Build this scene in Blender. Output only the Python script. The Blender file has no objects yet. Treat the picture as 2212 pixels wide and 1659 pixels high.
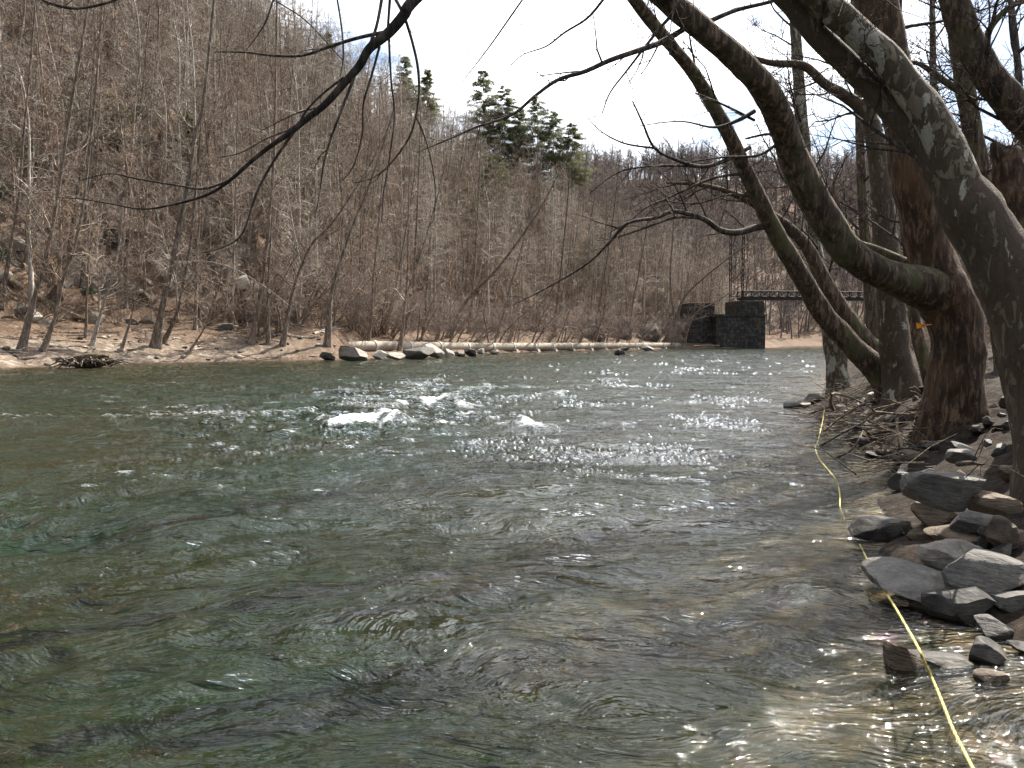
import bpy, math, random
import numpy as np
from mathutils import Vector, noise as mnoise

random.seed(7)
C = bpy.context.scene.collection
SC = bpy.context.scene
R = math.radians
CAMH, F, CX, CY, YH = 1.6, 1736.0, 1106.0, 829.5, 733.0
PITCH = math.atan((CY - YH) / F)
cp, sp_ = math.cos(PITCH), math.sin(PITCH)

def ray(x, y):
    u, v = (x - CX) / F, (CY - y) / F
    return Vector((u, cp + v * sp_, -sp_ + v * cp))
def P(x, y, d):
    r = ray(x, y); s = d / r.y
    return Vector((0, 0, CAMH)) + r * s
def G(x, y, z=0.0):
    r = ray(x, y); s = (z - CAMH) / r.z
    return Vector((0, 0, CAMH)) + r * s
def project(p):
    q = p - Vector((0, 0, CAMH))
    f = q.y * cp - q.z * sp_; up = q.y * sp_ + q.z * cp
    if f < 0.1: return None
    return CX + F * q.x / f, CY - F * up / f

# ------------------------------------------------------------------ noise
def pn(x, y, seed=0):
    x = np.asarray(x, float); y = np.asarray(y, float)
    xi = np.floor(x).astype(np.int64); yi = np.floor(y).astype(np.int64)
    xf = x - xi; yf = y - yi
    def g(ix, iy, dx, dy):
        h = (ix * 374761393 + iy * 668265263 + seed * 974634777) & 0xffffffff
        h = ((h ^ (h >> 13)) * 1274126177) & 0xffffffff
        h = (h ^ (h >> 16)) & 0xffff
        a = h * (2 * math.pi / 65536.0)
        return np.cos(a) * dx + np.sin(a) * dy
    u = xf * xf * xf * (xf * (xf * 6 - 15) + 10); v = yf * yf * yf * (yf * (yf * 6 - 15) + 10)
    a = g(xi, yi, xf, yf); b = g(xi + 1, yi, xf - 1, yf)
    c = g(xi, yi + 1, xf, yf - 1); d = g(xi + 1, yi + 1, xf - 1, yf - 1)
    return ((a * (1 - u) + b * u) * (1 - v) + (c * (1 - u) + d * u) * v) * 1.5
def fbm(x, y, o=4, seed=0, gain=.5):
    r = 0; a = 1
    for i in range(o):
        r = r + a * pn(x * 2 ** i, y * 2 ** i, seed + i * 17); a *= gain
    return r
def sstep(a, b, x):
    t = np.clip((x - a) / (b - a), 0, 1); return t * t * (3 - 2 * t)

def sdist(px, py, poly):
    best = np.full(px.shape, 1e18); sg = np.ones(px.shape); tt = np.zeros(px.shape); acc = 0.0
    for (ax, ay), (bx, by) in zip(poly[:-1], poly[1:]):
        dx, dy = bx - ax, by - ay; L2 = dx * dx + dy * dy; L = math.sqrt(L2)
        k = np.clip(((px - ax) * dx + (py - ay) * dy) / L2, 0, 1)
        qx, qy = px - ax - k * dx, py - ay - k * dy
        d2 = qx * qx + qy * qy
        m = d2 < best
        best = np.where(m, d2, best)
        cr = dx * (py - ay) - dy * (px - ax)
        sg = np.where(m, np.where(cr > 0, 1.0, -1.0), sg)
        tt = np.where(m, acc + k * L, tt); acc += L
    return np.sqrt(best) * sg, tt

LEFT = [(-60, -60), (-44, -20), (-36, 10), (-31.5, 32), (-28.5, 45), (-24.8, 53.5), (-18, 61), (-11.4, 65), (-6.6, 74),
        (-3.3, 92.6), (5.6, 109.0), (17.8, 127.4), (29.6, 143.2), (46.7, 147.4), (53, 162), (62, 184), (80, 200), (120, 214), (260, 225), (700, 240)]
RIGHT = [(4, -60), (3.2, -8), (2.9, 0), (2.65, 3), (2.6, 4.2), (2.75, 5.5), (3.25, 6.8), (4.25, 8.7), (5.0, 11), (5.6, 13.7),
         (7.0, 18.9), (10, 25.5), (13.8, 35), (18, 45), (29.5, 70), (46, 100), (62, 125), (88, 150), (125, 165), (260, 180), (700, 195)]
PIPE_D = [(600, 745, 68.5), (650, 746, 70.5), (720, 747, 74), (860, 748, 81), (950, 749, 87), (1050, 749.5, 95), (1200, 748.5, 110.5), (1350, 747, 129), (1465, 746.5, 145)]
PIPE = [P(*q) for q in PIPE_D]
PIPE2 = [(p.x, p.y) for p in PIPE]
def arcl(poly, y):
    acc = 0
    for (ax, ay), (bx, by) in zip(poly[:-1], poly[1:]):
        L = math.hypot(bx - ax, by - ay)
        if ay <= y <= by: return acc + L * (y - ay) / (by - ay)
        acc += L
TK = [arcl(LEFT, y) for y in (-59, 45, 61, 73, 90, 107, 126, 139, 147, 162, 184, 200)]
HC = [134, 132, 122, 108, 94, 84, 70, 54, 32, 25, 50, 75]
SL = [1.02, 1.02, 1.05, 1.1, 1.12, 1.08, 1.0, .88, .75, .5, .5, .55]

def height(px, py):
    px = np.atleast_1d(np.asarray(px, float)); py = np.atleast_1d(np.asarray(py, float))
    sL, tL = sdist(px, py, LEFT); sR, tR = sdist(px, py, RIGHT); sR = -sR
    jag = 0.7 * pn(px * .35, py * .35, 3) + .3 * pn(px * 1.1, py * 1.1, 5)
    sl = sL + jag * sstep(0, 20, py)
    sr = sR + 0.25 * pn(px * 1.2, py * 1.2, 8)
    # left land
    hc = np.interp(tL, TK, HC); slp = np.interp(tL, TK, SL)
    foot = 11 + 2.5 * pn(px * .08, py * .08, 21)
    s = np.maximum(sl, 0)
    zb = np.interp(s, [0, 1.2, 4, 8, 12], [0, .4, 1.3, 2.5, 3.3])
    dp, tp = sdist(px, py, PIPE2)
    pz = sstep(-26, -14, px) * (py > 40)
    cap = .42 + 1.05 * sstep(-.1, .9, dp) + .16 * np.maximum(dp - .9, 0) + 30 * (1 - pz) + 30 * sstep(144, 152, py)
    up = np.maximum(s - foot, 0)
    h1 = up * slp
    hill = hc * (1 - np.exp(-np.maximum(h1, 0) / hc * 1.0))
    hill = np.where(h1 < hc * 1.15, np.minimum(h1, hc * (.35 + .65 * (h1 / hc)) ), hc) * .5 + hill * .5
    hill = np.minimum(hill, hc)
    rough = sstep(0, 6, up)
    low = sstep(0, 3, up) * (1 - sstep(14, 30, up))
    rg = 1 - np.abs(pn(px * .33, py * .33, 31)); rg2 = 1 - np.abs(pn(px * .9, py * .9, 32))
    zl = np.minimum(zb, cap) + np.where(dp > 3, 0, 0) + hill + rough * (1.6 * fbm(px * .05, py * .05, 3, 41) + .35 * fbm(px * .4, py * .4, 3, 45)) \
        + low * (1.6 * (rg - .6) + .7 * (rg2 - .6)) + .10 * fbm(px * .8, py * .8, 3, 47) * sstep(0, 2, s)
    far = 74 * sstep(205, 375, py + .05 * px + 10 * pn(px * .012, py * .012, 51)) + 3 * fbm(px * .03, py * .03, 3, 55)
    far = far * sstep(10, 60, sL) + 6 * pn(px * .008, py * .008, 57) * sstep(230, 300, py)
    zl = np.where(py > 180, np.maximum(zl, far), zl)
    # right land
    s2 = np.maximum(sr, 0)
    zr = np.interp(s2, [0, .5, 1.2, 2.5, 6, 30, 120], [0, .22, .5, .85, 1.25, 1.9, 9]) + .09 * fbm(px * 1.7, py * 1.7, 3, 61) * sstep(0, .8, s2)
    # bed
    dl = np.maximum(-sl, 0); dr = np.maximum(-sr, 0)
    depth = np.minimum(np.interp(dl, [0, 1, 8, 16, 24], [.0, .15, .45, .9, 1.2]), np.interp(dr, [0, .6, 2.2, 5, 9], [.0, .12, .3, .62, 1.1]))
    cob = np.abs(pn(px * 1.7, py * 1.7, 71)) * .10 + np.abs(pn(px * 4.3, py * 4.3, 72)) * .05 + .22 * pn(px * .45, py * .45, 73)
    zbed = -depth + cob * np.minimum(depth * 2.2, 1)
    zbed = np.minimum(zbed, -.02 - .0 * depth)
    z = np.where(sl > 0, zl, np.where(sr > 0, zr, zbed))
    reg = np.where(sl > 0, 0, np.where(sr > 0, 1, 2))
    return z, reg, sl, sr, depth, up
def gz(x, y): return float(height([x], [y])[0][0])

# ------------------------------------------------------------------ mesh helpers
class MB:
    def __init__(s): s.t = {}; s.v = []; s.f = []; s.n = 0
    def tube(s, pts, rad, sides=3):
        s.t.setdefault((len(pts), sides), []).append(([tuple(p) for p in pts], rad))
    def raw(s, v, f):
        v = np.asarray(v, float); f = np.asarray(f, np.int64)
        s.v.append(v); s.f.append((f + s.n)); s.n += len(v)
    def finish(s):
        for (K, S), lst in s.t.items():
            Pn = np.array([a for a, b in lst]); Rn = np.array([b for a, b in lst]); N = len(lst)
            T = np.gradient(Pn, axis=1); T /= np.linalg.norm(T, axis=2, keepdims=True) + 1e-12
            ax = np.argmin(np.abs(T).mean(1), axis=1); ref = np.eye(3)[ax][:, None, :]
            U = np.cross(T, np.broadcast_to(ref, T.shape)); U /= np.linalg.norm(U, axis=2, keepdims=True) + 1e-12
            V = np.cross(T, U)
            a = np.arange(S) * 2 * math.pi / S
            ring = Pn[:, :, None] + Rn[:, :, None, None] * (np.cos(a)[None, None, :, None] * U[:, :, None] + np.sin(a)[None, None, :, None] * V[:, :, None])
            v = ring.reshape(-1, 3)
            i = np.arange(N)[:, None, None] * K * S; k = np.arange(K - 1)[None, :, None] * S; j = np.arange(S)[None, None, :]; j2 = (j + 1) % S
            f = np.stack(np.broadcast_arrays(i + k + j, i + k + j2, i + k + S + j2, i + k + S + j), -1).reshape(-1, 4)
            s.raw(v, f)
        s.t = {}
    def build(s, name, mat, parent=None, loc=(0, 0, 0), smooth=True):
        s.finish()
        me = bpy.data.meshes.new(name)
        if s.v:
            v = np.concatenate(s.v) - np.array(loc)
            me.vertices.add(len(v)); me.vertices.foreach_set('co', v.astype(np.float32).ravel())
            tot = [np.full(len(f), f.shape[1]) for f in s.f]; tot = np.concatenate(tot)
            idx = np.concatenate([f.ravel() for f in s.f])
            me.loops.add(len(idx)); me.loops.foreach_set('vertex_index', idx.astype(np.int32))
            st = np.concatenate([[0], np.cumsum(tot)[:-1]])
            me.polygons.add(len(tot)); me.polygons.foreach_set('loop_start', st.astype(np.int32)); me.polygons.foreach_set('loop_total', tot.astype(np.int32))
            me.polygons.foreach_set('use_smooth', np.full(len(tot), smooth))
            me.update(calc_edges=True)
        if mat: me.materials.append(mat)
        o = bpy.data.objects.new(name, me); C.objects.link(o)
        if parent: o.parent = parent
        else: o.location = loc
        return o
def attr(o, name, arr):
    a = o.data.attributes.new(name, 'FLOAT', 'POINT'); a.data.foreach_set('value', np.asarray(arr, np.float32))
def tag(o, label=None, cat=None, group=None, kind=None):
    if label: o['label'] = label
    if cat: o['category'] = cat
    if group: o['group'] = group
    if kind: o['kind'] = kind
    return o
def empty(name, loc):
    o = bpy.data.objects.new(name, None); o.location = loc; o.empty_display_size = .2; C.objects.link(o); return o

def catmull(pts, vals, n):
    pts = [Vector(p) for p in pts]; K = len(pts)
    out = []; ov = []
    for i in range(n):
        t = i / (n - 1) * (K - 1); k = min(int(t), K - 2); u = t - k
        p0, p1, p2, p3 = pts[max(k - 1, 0)], pts[k], pts[k + 1], pts[min(k + 2, K - 1)]
        out.append(.5 * ((2 * p1) + (p2 - p0) * u + (2 * p0 - 5 * p1 + 4 * p2 - p3) * u * u + (3 * p1 - p0 - 3 * p2 + p3) * u ** 3))
        ov.append(vals[k] * (1 - u) + vals[k + 1] * u)
    return out, ov

def thick(mb, pts, rad, sides=18, lump=.12, flare=0, freq=2.2, seed=0, cap=False):
    """a trunk with lumpy bark outline and a flared foot"""
    n = len(pts); v = []; f = []
    u = None
    for i, p in enumerate(pts):
        T = (pts[min(i + 1, n - 1)] - pts[max(i - 1, 0)]).normalized()
        if u is None:
            u = T.orthogonal().normalized()
        u = (u - T * u.dot(T)).normalized(); w = T.cross(u)
        for j in range(sides):
            a = 2 * math.pi * j / sides
            d = u * math.cos(a) + w * math.sin(a)
            q = p + d * rad[i]
            k = lump * mnoise.noise(q * freq + Vector((seed, 0, 0))) + .4 * lump * mnoise.noise(q * freq * 4)
            fl = 0
            if flare:
                h = max(0, 1 - i / (n * .16)); fl = flare * h * h * (1 + .7 * math.sin(a * 3 + seed) + .4 * math.sin(a * 5 + 1 + seed))
            v.append(p + d * rad[i] * (1 + k + fl))
    for i in range(n - 1):
        for j in range(sides):
            j2 = (j + 1) % sides
            f.append((i * sides + j, i * sides + j2, (i + 1) * sides + j2, (i + 1) * sides + j))
    mb.raw([tuple(q) for q in v], f)
    if cap:
        b = (n - 1) * sides; c = [tuple(pts[-1] + (pts[-1] - pts[-2]) * .3)]
        ring = [tuple(q) for q in v[b:]]
        mb.raw(ring + c, [(j, (j + 1) % sides, sides, sides) for j in range(sides)])

def along(pts, f):
    t = f * (len(pts) - 1); k = min(int(t), len(pts) - 2); u = t - k
    return pts[k].lerp(pts[k + 1], u), (pts[k + 1] - pts[k]).normalized(), k, u

def spawn(mb, pts, rads, rng, n, f0, length, lvl, rmin, spread=(.5, 1.1), up=.25, jit=.18, seg=5, sub=(5, 4), shrink=.5, k=.55, bias=None, sides=3, f1=1.0):
    for i in range(n):
        f = f0 + (f1 - f0) * (i + rng.random()) / n
        p, t, kk, u = along(pts, f)
        r = rads[kk] * (1 - u) + rads[kk + 1] * u
        a = rng.uniform(*spread)
        perp = t.orthogonal().normalized(); w = t.cross(perp); az = rng.uniform(0, 2 * math.pi)
        d = t * math.cos(a) + (perp * math.cos(az) + w * math.sin(az)) * math.sin(a)
        if bias: d = (d + bias * rng.random()).normalized()
        L = length * rng.uniform(.55, 1.15) * (1 - .55 * (f - f0) / max(1e-6, 1 - f0))
        r0 = max(rmin, min(r * .7, L * .017))
        q = p.copy(); ps = [q.copy()]; rs = [r0]
        for s in range(1, seg):
            d = (d + Vector((rng.gauss(0, jit), rng.gauss(0, jit), rng.gauss(0, jit) + up * .25))).normalized()
            q = q + d * (L / (seg - 1)); ps.append(q.copy()); rs.append(max(rmin * .6, r0 * (1 - .85 * s / (seg - 1))))
        mb.tube(ps, rs, 5 if r0 > rmin * 6 else sides)
        if lvl > 0:
            spawn(mb, ps, rs, rng, sub[0], .22, L * shrink, lvl - 1, rmin, spread, up, jit, max(4, seg - 1), sub[1:] or sub, shrink, k, bias, sides)

# ------------------------------------------------------------------ materials
def mat(name):
    m = bpy.data.materials.new(name); m.use_nodes = True; nt = m.node_tree
    for n in list(nt.nodes): nt.nodes.remove(n)
    return m, nt
class N:
    def __init__(s, nt): s.nt = nt
    def __call__(s, t, **kw):
        n = s.nt.nodes.new(t)
        for k, v in kw.items():
            if k == 'ins':
                for kk, vv in v.items():
                    if isinstance(vv, bpy.types.NodeSocket): s.nt.links.new(vv, n.inputs[kk])
                    else: n.inputs[kk].default_value = vv
            else: setattr(n, k, v)
        return n
    def ramp(s, fac, stops, interp='LINEAR'):
        n = s.nt.nodes.new('ShaderNodeValToRGB'); n.color_ramp.interpolation = interp
        e = n.color_ramp.elements
        while len(e) > 1: e.remove(e[0])
        for i, (p, c) in enumerate(stops):
            x = e[0] if i == 0 else e.new(p)
            x.position = p; x.color = tuple(c) + (1,) if isinstance(c, (tuple, list)) else (c, c, c, 1)
        s.nt.links.new(fac, n.inputs[0]); return n.outputs[0]
    def mix(s, fac, a, b, blend='MIX'):
        n = s.nt.nodes.new('ShaderNodeMix'); n.data_type = 'RGBA'; n.blend_type = blend
        for sock, v in ((n.inputs[0], fac), (n.inputs[6], a), (n.inputs[7], b)):
            if isinstance(v, bpy.types.NodeSocket): s.nt.links.new(v, sock)
            elif isinstance(v, (int, float)): sock.default_value = v
            else: sock.default_value = tuple(v) + (1,)
        return n.outputs[2]
    def math(s, op, a, b=0.0, clamp=False):
        n = s.nt.nodes.new('ShaderNodeMath'); n.operation = op; n.use_clamp = clamp
        for i, v in enumerate((a, b)):
            if isinstance(v, bpy.types.NodeSocket): s.nt.links.new(v, n.inputs[i])
            else: n.inputs[i].default_value = v
        return n.outputs[0]
    def noise(s, vec, scale, detail=4, rough=.55, dist=0.0):
        return s('ShaderNodeTexNoise', ins={'Vector': vec, 'Scale': scale, 'Detail': detail, 'Roughness': rough, 'Distortion': dist}).outputs[0]
    def map(s, vec, scale=(1, 1, 1), rot=(0, 0, 0)):
        return s('ShaderNodeMapping', ins={'Vector': vec, 'Scale': scale, 'Rotation': rot}).outputs[0]
    def bump(s, h, strength, dist):
        return s('ShaderNodeBump', ins={'Height': h, 'Strength': strength, 'Distance': dist}).outputs[0]
    def out(s, sh): s.nt.links.new(sh, s('ShaderNodeOutputMaterial').inputs[0])
    def principled(s, col, rough=.8, normal=None, spec=.3):
        i = {'Base Color': col if isinstance(col, bpy.types.NodeSocket) else tuple(col) + (1,), 'Roughness': rough, 'Specular IOR Level': spec}
        if normal: i['Normal'] = normal
        b = s('ShaderNodeBsdfPrincipled', ins=i); s.out(b.outputs[0]); return b
def wpos(n): return n('ShaderNodeNewGeometry').outputs['Position']

def bark_mat(name, c0, c1, c2=None, scale=1.0, rnd=0.0, moss=None):
    m, nt = mat(name); n = N(nt)
    v = n('ShaderNodeTexCoord').outputs['Object']
    vs = n.map(v, (5 * scale, 5 * scale, 1.1 * scale))
    a = n.noise(vs, 3, 8, .72, .5)
    col = n.ramp(a, [(.38, [c * .6 for c in c0]), (.5, c0), (.62, c1)])
    if c2: col = n.mix(n.ramp(n.noise(v, 1.6 * scale, 4), [(.5, 0.0), (.66, .8)]), col, c2)
    if moss: col = n.mix(n.ramp(n.noise(v, 2.2, 4), [(.5, 0.0), (.62, .7)]), col, moss)
    if rnd:
        r = n('ShaderNodeObjectInfo').outputs['Random']
        col = n.mix(1.0, col, n.ramp(r, [(0, (1 - rnd,) * 3), (1, (1 + rnd * .6,) * 3)]), 'MULTIPLY')
    n.principled(col, .85, n.bump(a, 1.0, .06), .2)
    return m
def syc_mat(name, pale, tan, dark, thr=.5, seed=0.0):
    m, nt = mat(name); n = N(nt)
    v = n('ShaderNodeTexCoord').outputs['Object']
    v1 = n('ShaderNodeVectorMath', operation='ADD', ins={0: n.map(v, (1, 1, .5)), 1: (seed, seed, 0)}).outputs[0]
    a = n.noise(v1, 4.6, 6, .62, .5)
    b = n.noise(v1, 10.0, 5, .6, .7)
    base = n.mix(n.ramp(n.noise(n.map(v, (6, 6, 2)), 4, 5, .65), [(.3, 0.0), (.65, 1.0)]), [c * .6 for c in dark], dark)
    fl = n.ramp(b, [(thr + .0, 0.0), (thr + .02, 1.0)])
    col = n.mix(fl, base, n.mix(n.ramp(a, [(.4, 0.0), (.6, 1.0)]), tan, [c * .65 for c in tan]))
    p = n.ramp(a, [(thr + .06, 0.0), (thr + .08, 1.0)])
    col = n.mix(p, col, pale)
    n.principled(col, .8, n.bump(n.math('ADD', n.noise(n.map(v, (6, 6, 2.5)), 5, 7, .7), n.math('MULTIPLY', fl, .5)), 1.0, .035), .2)
    return m
def rock_mat(name, c0, c1, wet=False, lay=True):
    m, nt = mat(name); n = N(nt)
    v = n('ShaderNodeTexCoord').outputs['Object']
    o = n('ShaderNodeObjectInfo').outputs['Random']
    a = n.noise(v, 4, 8, .62); b = n.noise(n.map(v, (3, 3, 16), (.35, .2, 0)), 2.2, 5, .6)
    col = n.mix(n.ramp(a, [(.3, 0.0), (.7, 1.0)]), c0, c1)
    col = n.mix(n.ramp(n.noise(v, 22, 4, .6), [(.35, .45), (.6, 0.0)]), col, [c * .5 for c in c0])
    col = n.mix(n.ramp(n.noise(v, 2.2, 6, .7), [(.5, 0.0), (.62, .55)]), col, (.10, .085, .06)); col = n.mix(n.ramp(n.noise(v, 7, 6, .7), [(.6, 0.0), (.68, .5)]), col, [min(.6, c * 1.7) for c in c1]); col = n.mix(1.0, col, n.ramp(o, [(0, .72), (1, 1.2)]), 'MULTIPLY')
    h = n.math('ADD', n.math('MULTIPLY', a, 1.0), n.math('MULTIPLY', b, .6))
    n.principled(col, .58 if wet else .78, n.bump(h, .4 if wet else 1.0, .045), (.14 if wet else .25))
    return m

M = {}
M['bark'] = bark_mat('brown_bark', (.075, .052, .037), (.27, .19, .13), moss=(.13, .13, .065))
M['bark_orange'] = bark_mat('rough_bark', (.065, .042, .028), (.25, .16, .10), (.15, .088, .05))
M['grey_bark'] = bark_mat('grey_bark', (.17, .135, .105), (.42, .345, .28), scale=.5, rnd=.35)
M['twig'] = bark_mat('twig_bark', (.23, .172, .132), (.50, .395, .315), scale=.4, rnd=.3)
M['thicket'] = bark_mat('thicket_bark', (.22, .17, .14), (.50, .41, .345), scale=.4, rnd=.25)
M['dark_twig'] = bark_mat('dark_twig_bark', (.035, .028, .024), (.10, .08, .065), scale=1)
M['near_twig'] = bark_mat('near_twig_bark', (.07, .055, .045), (.20, .16, .125), scale=1)
M['far_twig'] = bark_mat('far_twig_bark', (.17, .135, .12), (.35, .285, .26), scale=.3, rnd=.3)
M['pale_bark'] = bark_mat('pale_bark', (.33, .29, .24), (.66, .60, .52), scale=.8)
M['syc'] = syc_mat('sycamore_bark', (.40, .375, .31), (.25, .215, .145), (.115, .085, .058), .50)
M['syc2'] = syc_mat('sycamore_bark_dark', (.38, .35, .285), (.20, .165, .11), (.105, .075, .052), .56, 3.7)
M['rock'] = rock_mat('grey_rock', (.10, .093, .085), (.25, .23, .205))
M['pale_rock'] = rock_mat('pale_rock', (.34, .29, .235), (.60, .54, .46))
M['brown_rock'] = rock_mat('brown_rock', (.085, .06, .042), (.22, .165, .115))
M['dark_rock'] = rock_mat('dark_ledge_rock', (.035, .03, .027), (.15, .125, .105))
M['wet_rock'] = rock_mat('wet_rock', (.03, .027, .024), (.10, .09, .08), True)
M['drift'] = bark_mat('driftwood', (.22, .17, .12), (.52, .43, .33), scale=1)

def foliage(name, c0, c1, rough=.55, tl=.25):
    m, nt = mat(name); n = N(nt)
    col = n.mix(n.noise(wpos(n), 1.7, 3), c0, c1)
    d = n('ShaderNodeBsdfPrincipled', ins={'Base Color': col, 'Roughness': rough, 'Specular IOR Level': .3})
    t = n('ShaderNodeBsdfTranslucent', ins={'Color': col})
    mx = n('ShaderNodeMixShader', ins={0: tl, 1: d.outputs[0], 2: t.outputs[0]}); n.out(mx.outputs[0])
    return m
M['needle'] = foliage('pine_needles', (.12, .135, .065), (.22, .22, .12), .6, .4)
M['needle2'] = foliage('young_pine_needles', (.07, .085, .03), (.14, .15, .06))
M['leaf'] = foliage('evergreen_leaf', (.03, .06, .025), (.10, .13, .08), .35)

def ground_mat():
    m, nt = mat('leaf_litter_ground'); n = N(nt)
    p = wpos(n)
    sand = n('ShaderNodeAttribute', attribute_name='sand').outputs['Fac']
    rockm = n('ShaderNodeAttribute', attribute_name='rock').outputs['Fac']
    a = n.noise(p, 5, 6, .7); b = n.noise(p, .5, 4); c = n.noise(p, 14, 3, .6)
    leaf = n.ramp(a, [(.28, (.035, .022, .014)), (.45, (.115, .075, .050)), (.58, (.215, .148, .104)), (.72, (.40, .30, .21))])
    leaf = n.mix(n.ramp(b, [(.4, 0.0), (.65, .7)]), leaf, (.085, .06, .043))
    leaf = n.mix(n.ramp(c, [(.62, 0.0), (.68, .6)]), leaf, (.42, .34, .26))
    sd = n.mix(n.noise(p, 3, 5), (.24, .20, .155), (.48, .415, .34))
    lf2 = n.ramp(n.noise(p, 2.2, 6, .7), [(.40, 0.0), (.50, 1.0)])
    col = n.mix(n.math('MULTIPLY', sand, n.math('SUBTRACT', 1.0, n.math('MULTIPLY', lf2, .75)), True), leaf, sd)
    rk = n.mix(n.noise(p, 2.5, 7, .65), (.07, .058, .048), (.24, .20, .165))
    col = n.mix(rockm, col, rk)
    h = n.math('ADD', a, n.math('MULTIPLY', c, .5))
    n.principled(col, .9, n.bump(h, 1.0, .12), .1)
    return m
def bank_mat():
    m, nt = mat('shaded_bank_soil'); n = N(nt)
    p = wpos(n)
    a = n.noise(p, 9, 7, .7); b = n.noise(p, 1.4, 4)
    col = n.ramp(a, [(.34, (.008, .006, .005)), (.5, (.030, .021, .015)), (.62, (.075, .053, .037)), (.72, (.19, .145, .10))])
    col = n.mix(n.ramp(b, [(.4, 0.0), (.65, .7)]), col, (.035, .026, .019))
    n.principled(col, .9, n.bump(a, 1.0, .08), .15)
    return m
def bed_mat():
    m, nt = mat('riverbed_cobbles'); n = N(nt)
    p = wpos(n)
    pd = n('ShaderNodeVectorMath', operation='ADD', ins={0: p, 1: n.map(n('ShaderNodeTexNoise', ins={'Vector': p, 'Scale': 3.0}).outputs['Color'], (.3, .3, .3))}).outputs[0]
    vo = n('ShaderNodeTexVoronoi', ins={'Vector': pd, 'Scale': 2.6}); vo2 = n('ShaderNodeTexVoronoi', ins={'Vector': pd, 'Scale': 7.5})
    g = n('ShaderNodeSeparateColor', ins={0: vo.outputs['Color']}).outputs[0]; g2 = n('ShaderNodeSeparateColor', ins={0: vo2.outputs['Color']}).outputs[1]
    c1 = n.ramp(g, [(0, (.06, .05, .03)), (.4, (.20, .145, .075)), (.7, (.36, .26, .135)), (1, (.50, .40, .25))])
    c2 = n.ramp(g2, [(0, (.05, .045, .03)), (.5, (.22, .17, .095)), (1, (.44, .33, .19))])
    col = n.mix(n.ramp(n.noise(p, .9, 3), [(.42, 0.0), (.58, 1.0)]), c1, c2)
    edge = n.ramp(vo2.outputs['Distance'], [(.35, 0.0), (.75, .75)])
    col = n.mix(edge, col, (.03, .026, .016))
    col = n.mix(n.ramp(n.noise(p, 18, 5), [(.3, .5), (.6, 0.0)]), col, (.07, .055, .03))
    col = n.mix(1.0, col, (.36, .32, .26), "MULTIPLY"); n.principled(col, .7, n.bump(vo2.outputs['Distance'], -.6, .05), .2)
    return m
def water_mat():
    m, nt = mat('river_water'); n = N(nt)
    p = wpos(n)
    dep = n('ShaderNodeAttribute', attribute_name='depth').outputs['Fac']
    foam_glint = n('ShaderNodeAttribute', attribute_name='foam_glint').outputs['Fac']
    chop = n('ShaderNodeAttribute', attribute_name='chop').outputs['Fac']
    wp = n('ShaderNodeVectorMath', operation='ADD', ins={0: p, 1: n('ShaderNodeVectorMath', operation='SCALE', ins={0: n('ShaderNodeTexNoise', ins={'Vector': p, 'Scale': .45, 'Detail': 2.0}).outputs['Color'], 'Scale': 2.2}).outputs[0]}).outputs[0]
    w1 = n.noise(n.map(wp, (1, 2.4, 1), (0, 0, .22)), 1.3, 4, .46, .9)
    w2 = n.noise(n.map(wp, (1, 2.6, 1), (0, 0, -.15)), 4.6, 3, .5, .8)
    w3 = n.noise(n.map(wp, (1, 1.6, 1), (0, 0, .3)), 15, 2, .5, .5)
    pm = n.ramp(n.noise(n.map(p, (1, 2.0, 1), (0, 0, .2)), .8, 3, .6), [(.42, .12), (.58, 1.0)])
    h = n.math('MULTIPLY', chop, n.math('ADD', n.math('MULTIPLY', w1, .165), n.math('MULTIPLY', w2, .054)))
    h = n.math('ADD', h, n.math('MULTIPLY', n.math('MULTIPLY', w3, pm), .024))
    nb = n('ShaderNodeBump', ins={'Height': h, 'Distance': 1.0, 'Strength': 1.0})
    nor = nb.outputs[0]
    fr = n('ShaderNodeFresnel', ins={'IOR': 1.333, 'Normal': nor}).outputs[0]
    gl = n('ShaderNodeBsdfGlossy', ins={'Color': (1, 1, 1, 1), 'Roughness': .03, 'Normal': nor})
    # body: turbid green water lit by the sky; opacity grows with depth
    murk = n.noise(p, .22, 3)
    body = n.mix(n.ramp(murk, [(.35, 0.0), (.65, 1.0)]), (.0085, .023, .0095), (.0175, .0185, .005))
    nsm = n('ShaderNodeBump', ins={'Height': w1, 'Distance': .2, 'Strength': .8}).outputs[0]
    df = n('ShaderNodeBsdfDiffuse', ins={'Color': body, 'Normal': nsm})
    tint = n.mix(n.math('MULTIPLY', dep, 1.1, True), (.93, .93, .86), (.50, .56, .34))
    tr = n('ShaderNodeBsdfTransparent', ins={'Color': tint})
    op = n.math('SUBTRACT', 1.0, n.math('POWER', 2.718, n.math('MULTIPLY', dep, -1.75)), True)
    below = n('ShaderNodeMixShader', ins={0: op, 1: tr.outputs[0], 2: df.outputs[0]})
    wat = n('ShaderNodeMixShader', ins={0: fr, 1: below.outputs[0], 2: gl.outputs[0]})
    fn = n.noise(n.map(p, (1, 2.2, 1), (0, 0, .15)), 6, 8, .82, 1.0)
    ff = n.ramp(n.math('ADD', foam_glint, n.math('MULTIPLY', n.math('SUBTRACT', fn, .5), 2.2)), [(.5, 0.0), (.95, .92)])
    fd = n('ShaderNodeBsdfDiffuse', ins={'Color': (.85, .88, .9, 1), 'Normal': nor})
    al = n('ShaderNodeMixShader', ins={0: ff, 1: wat.outputs[0], 2: fd.outputs[0]})
    n.out(al.outputs[0])
    return m
M['ground'] = ground_mat(); M['bank'] = bank_mat(); M['bed'] = bed_mat(); M['water'] = water_mat()

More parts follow.
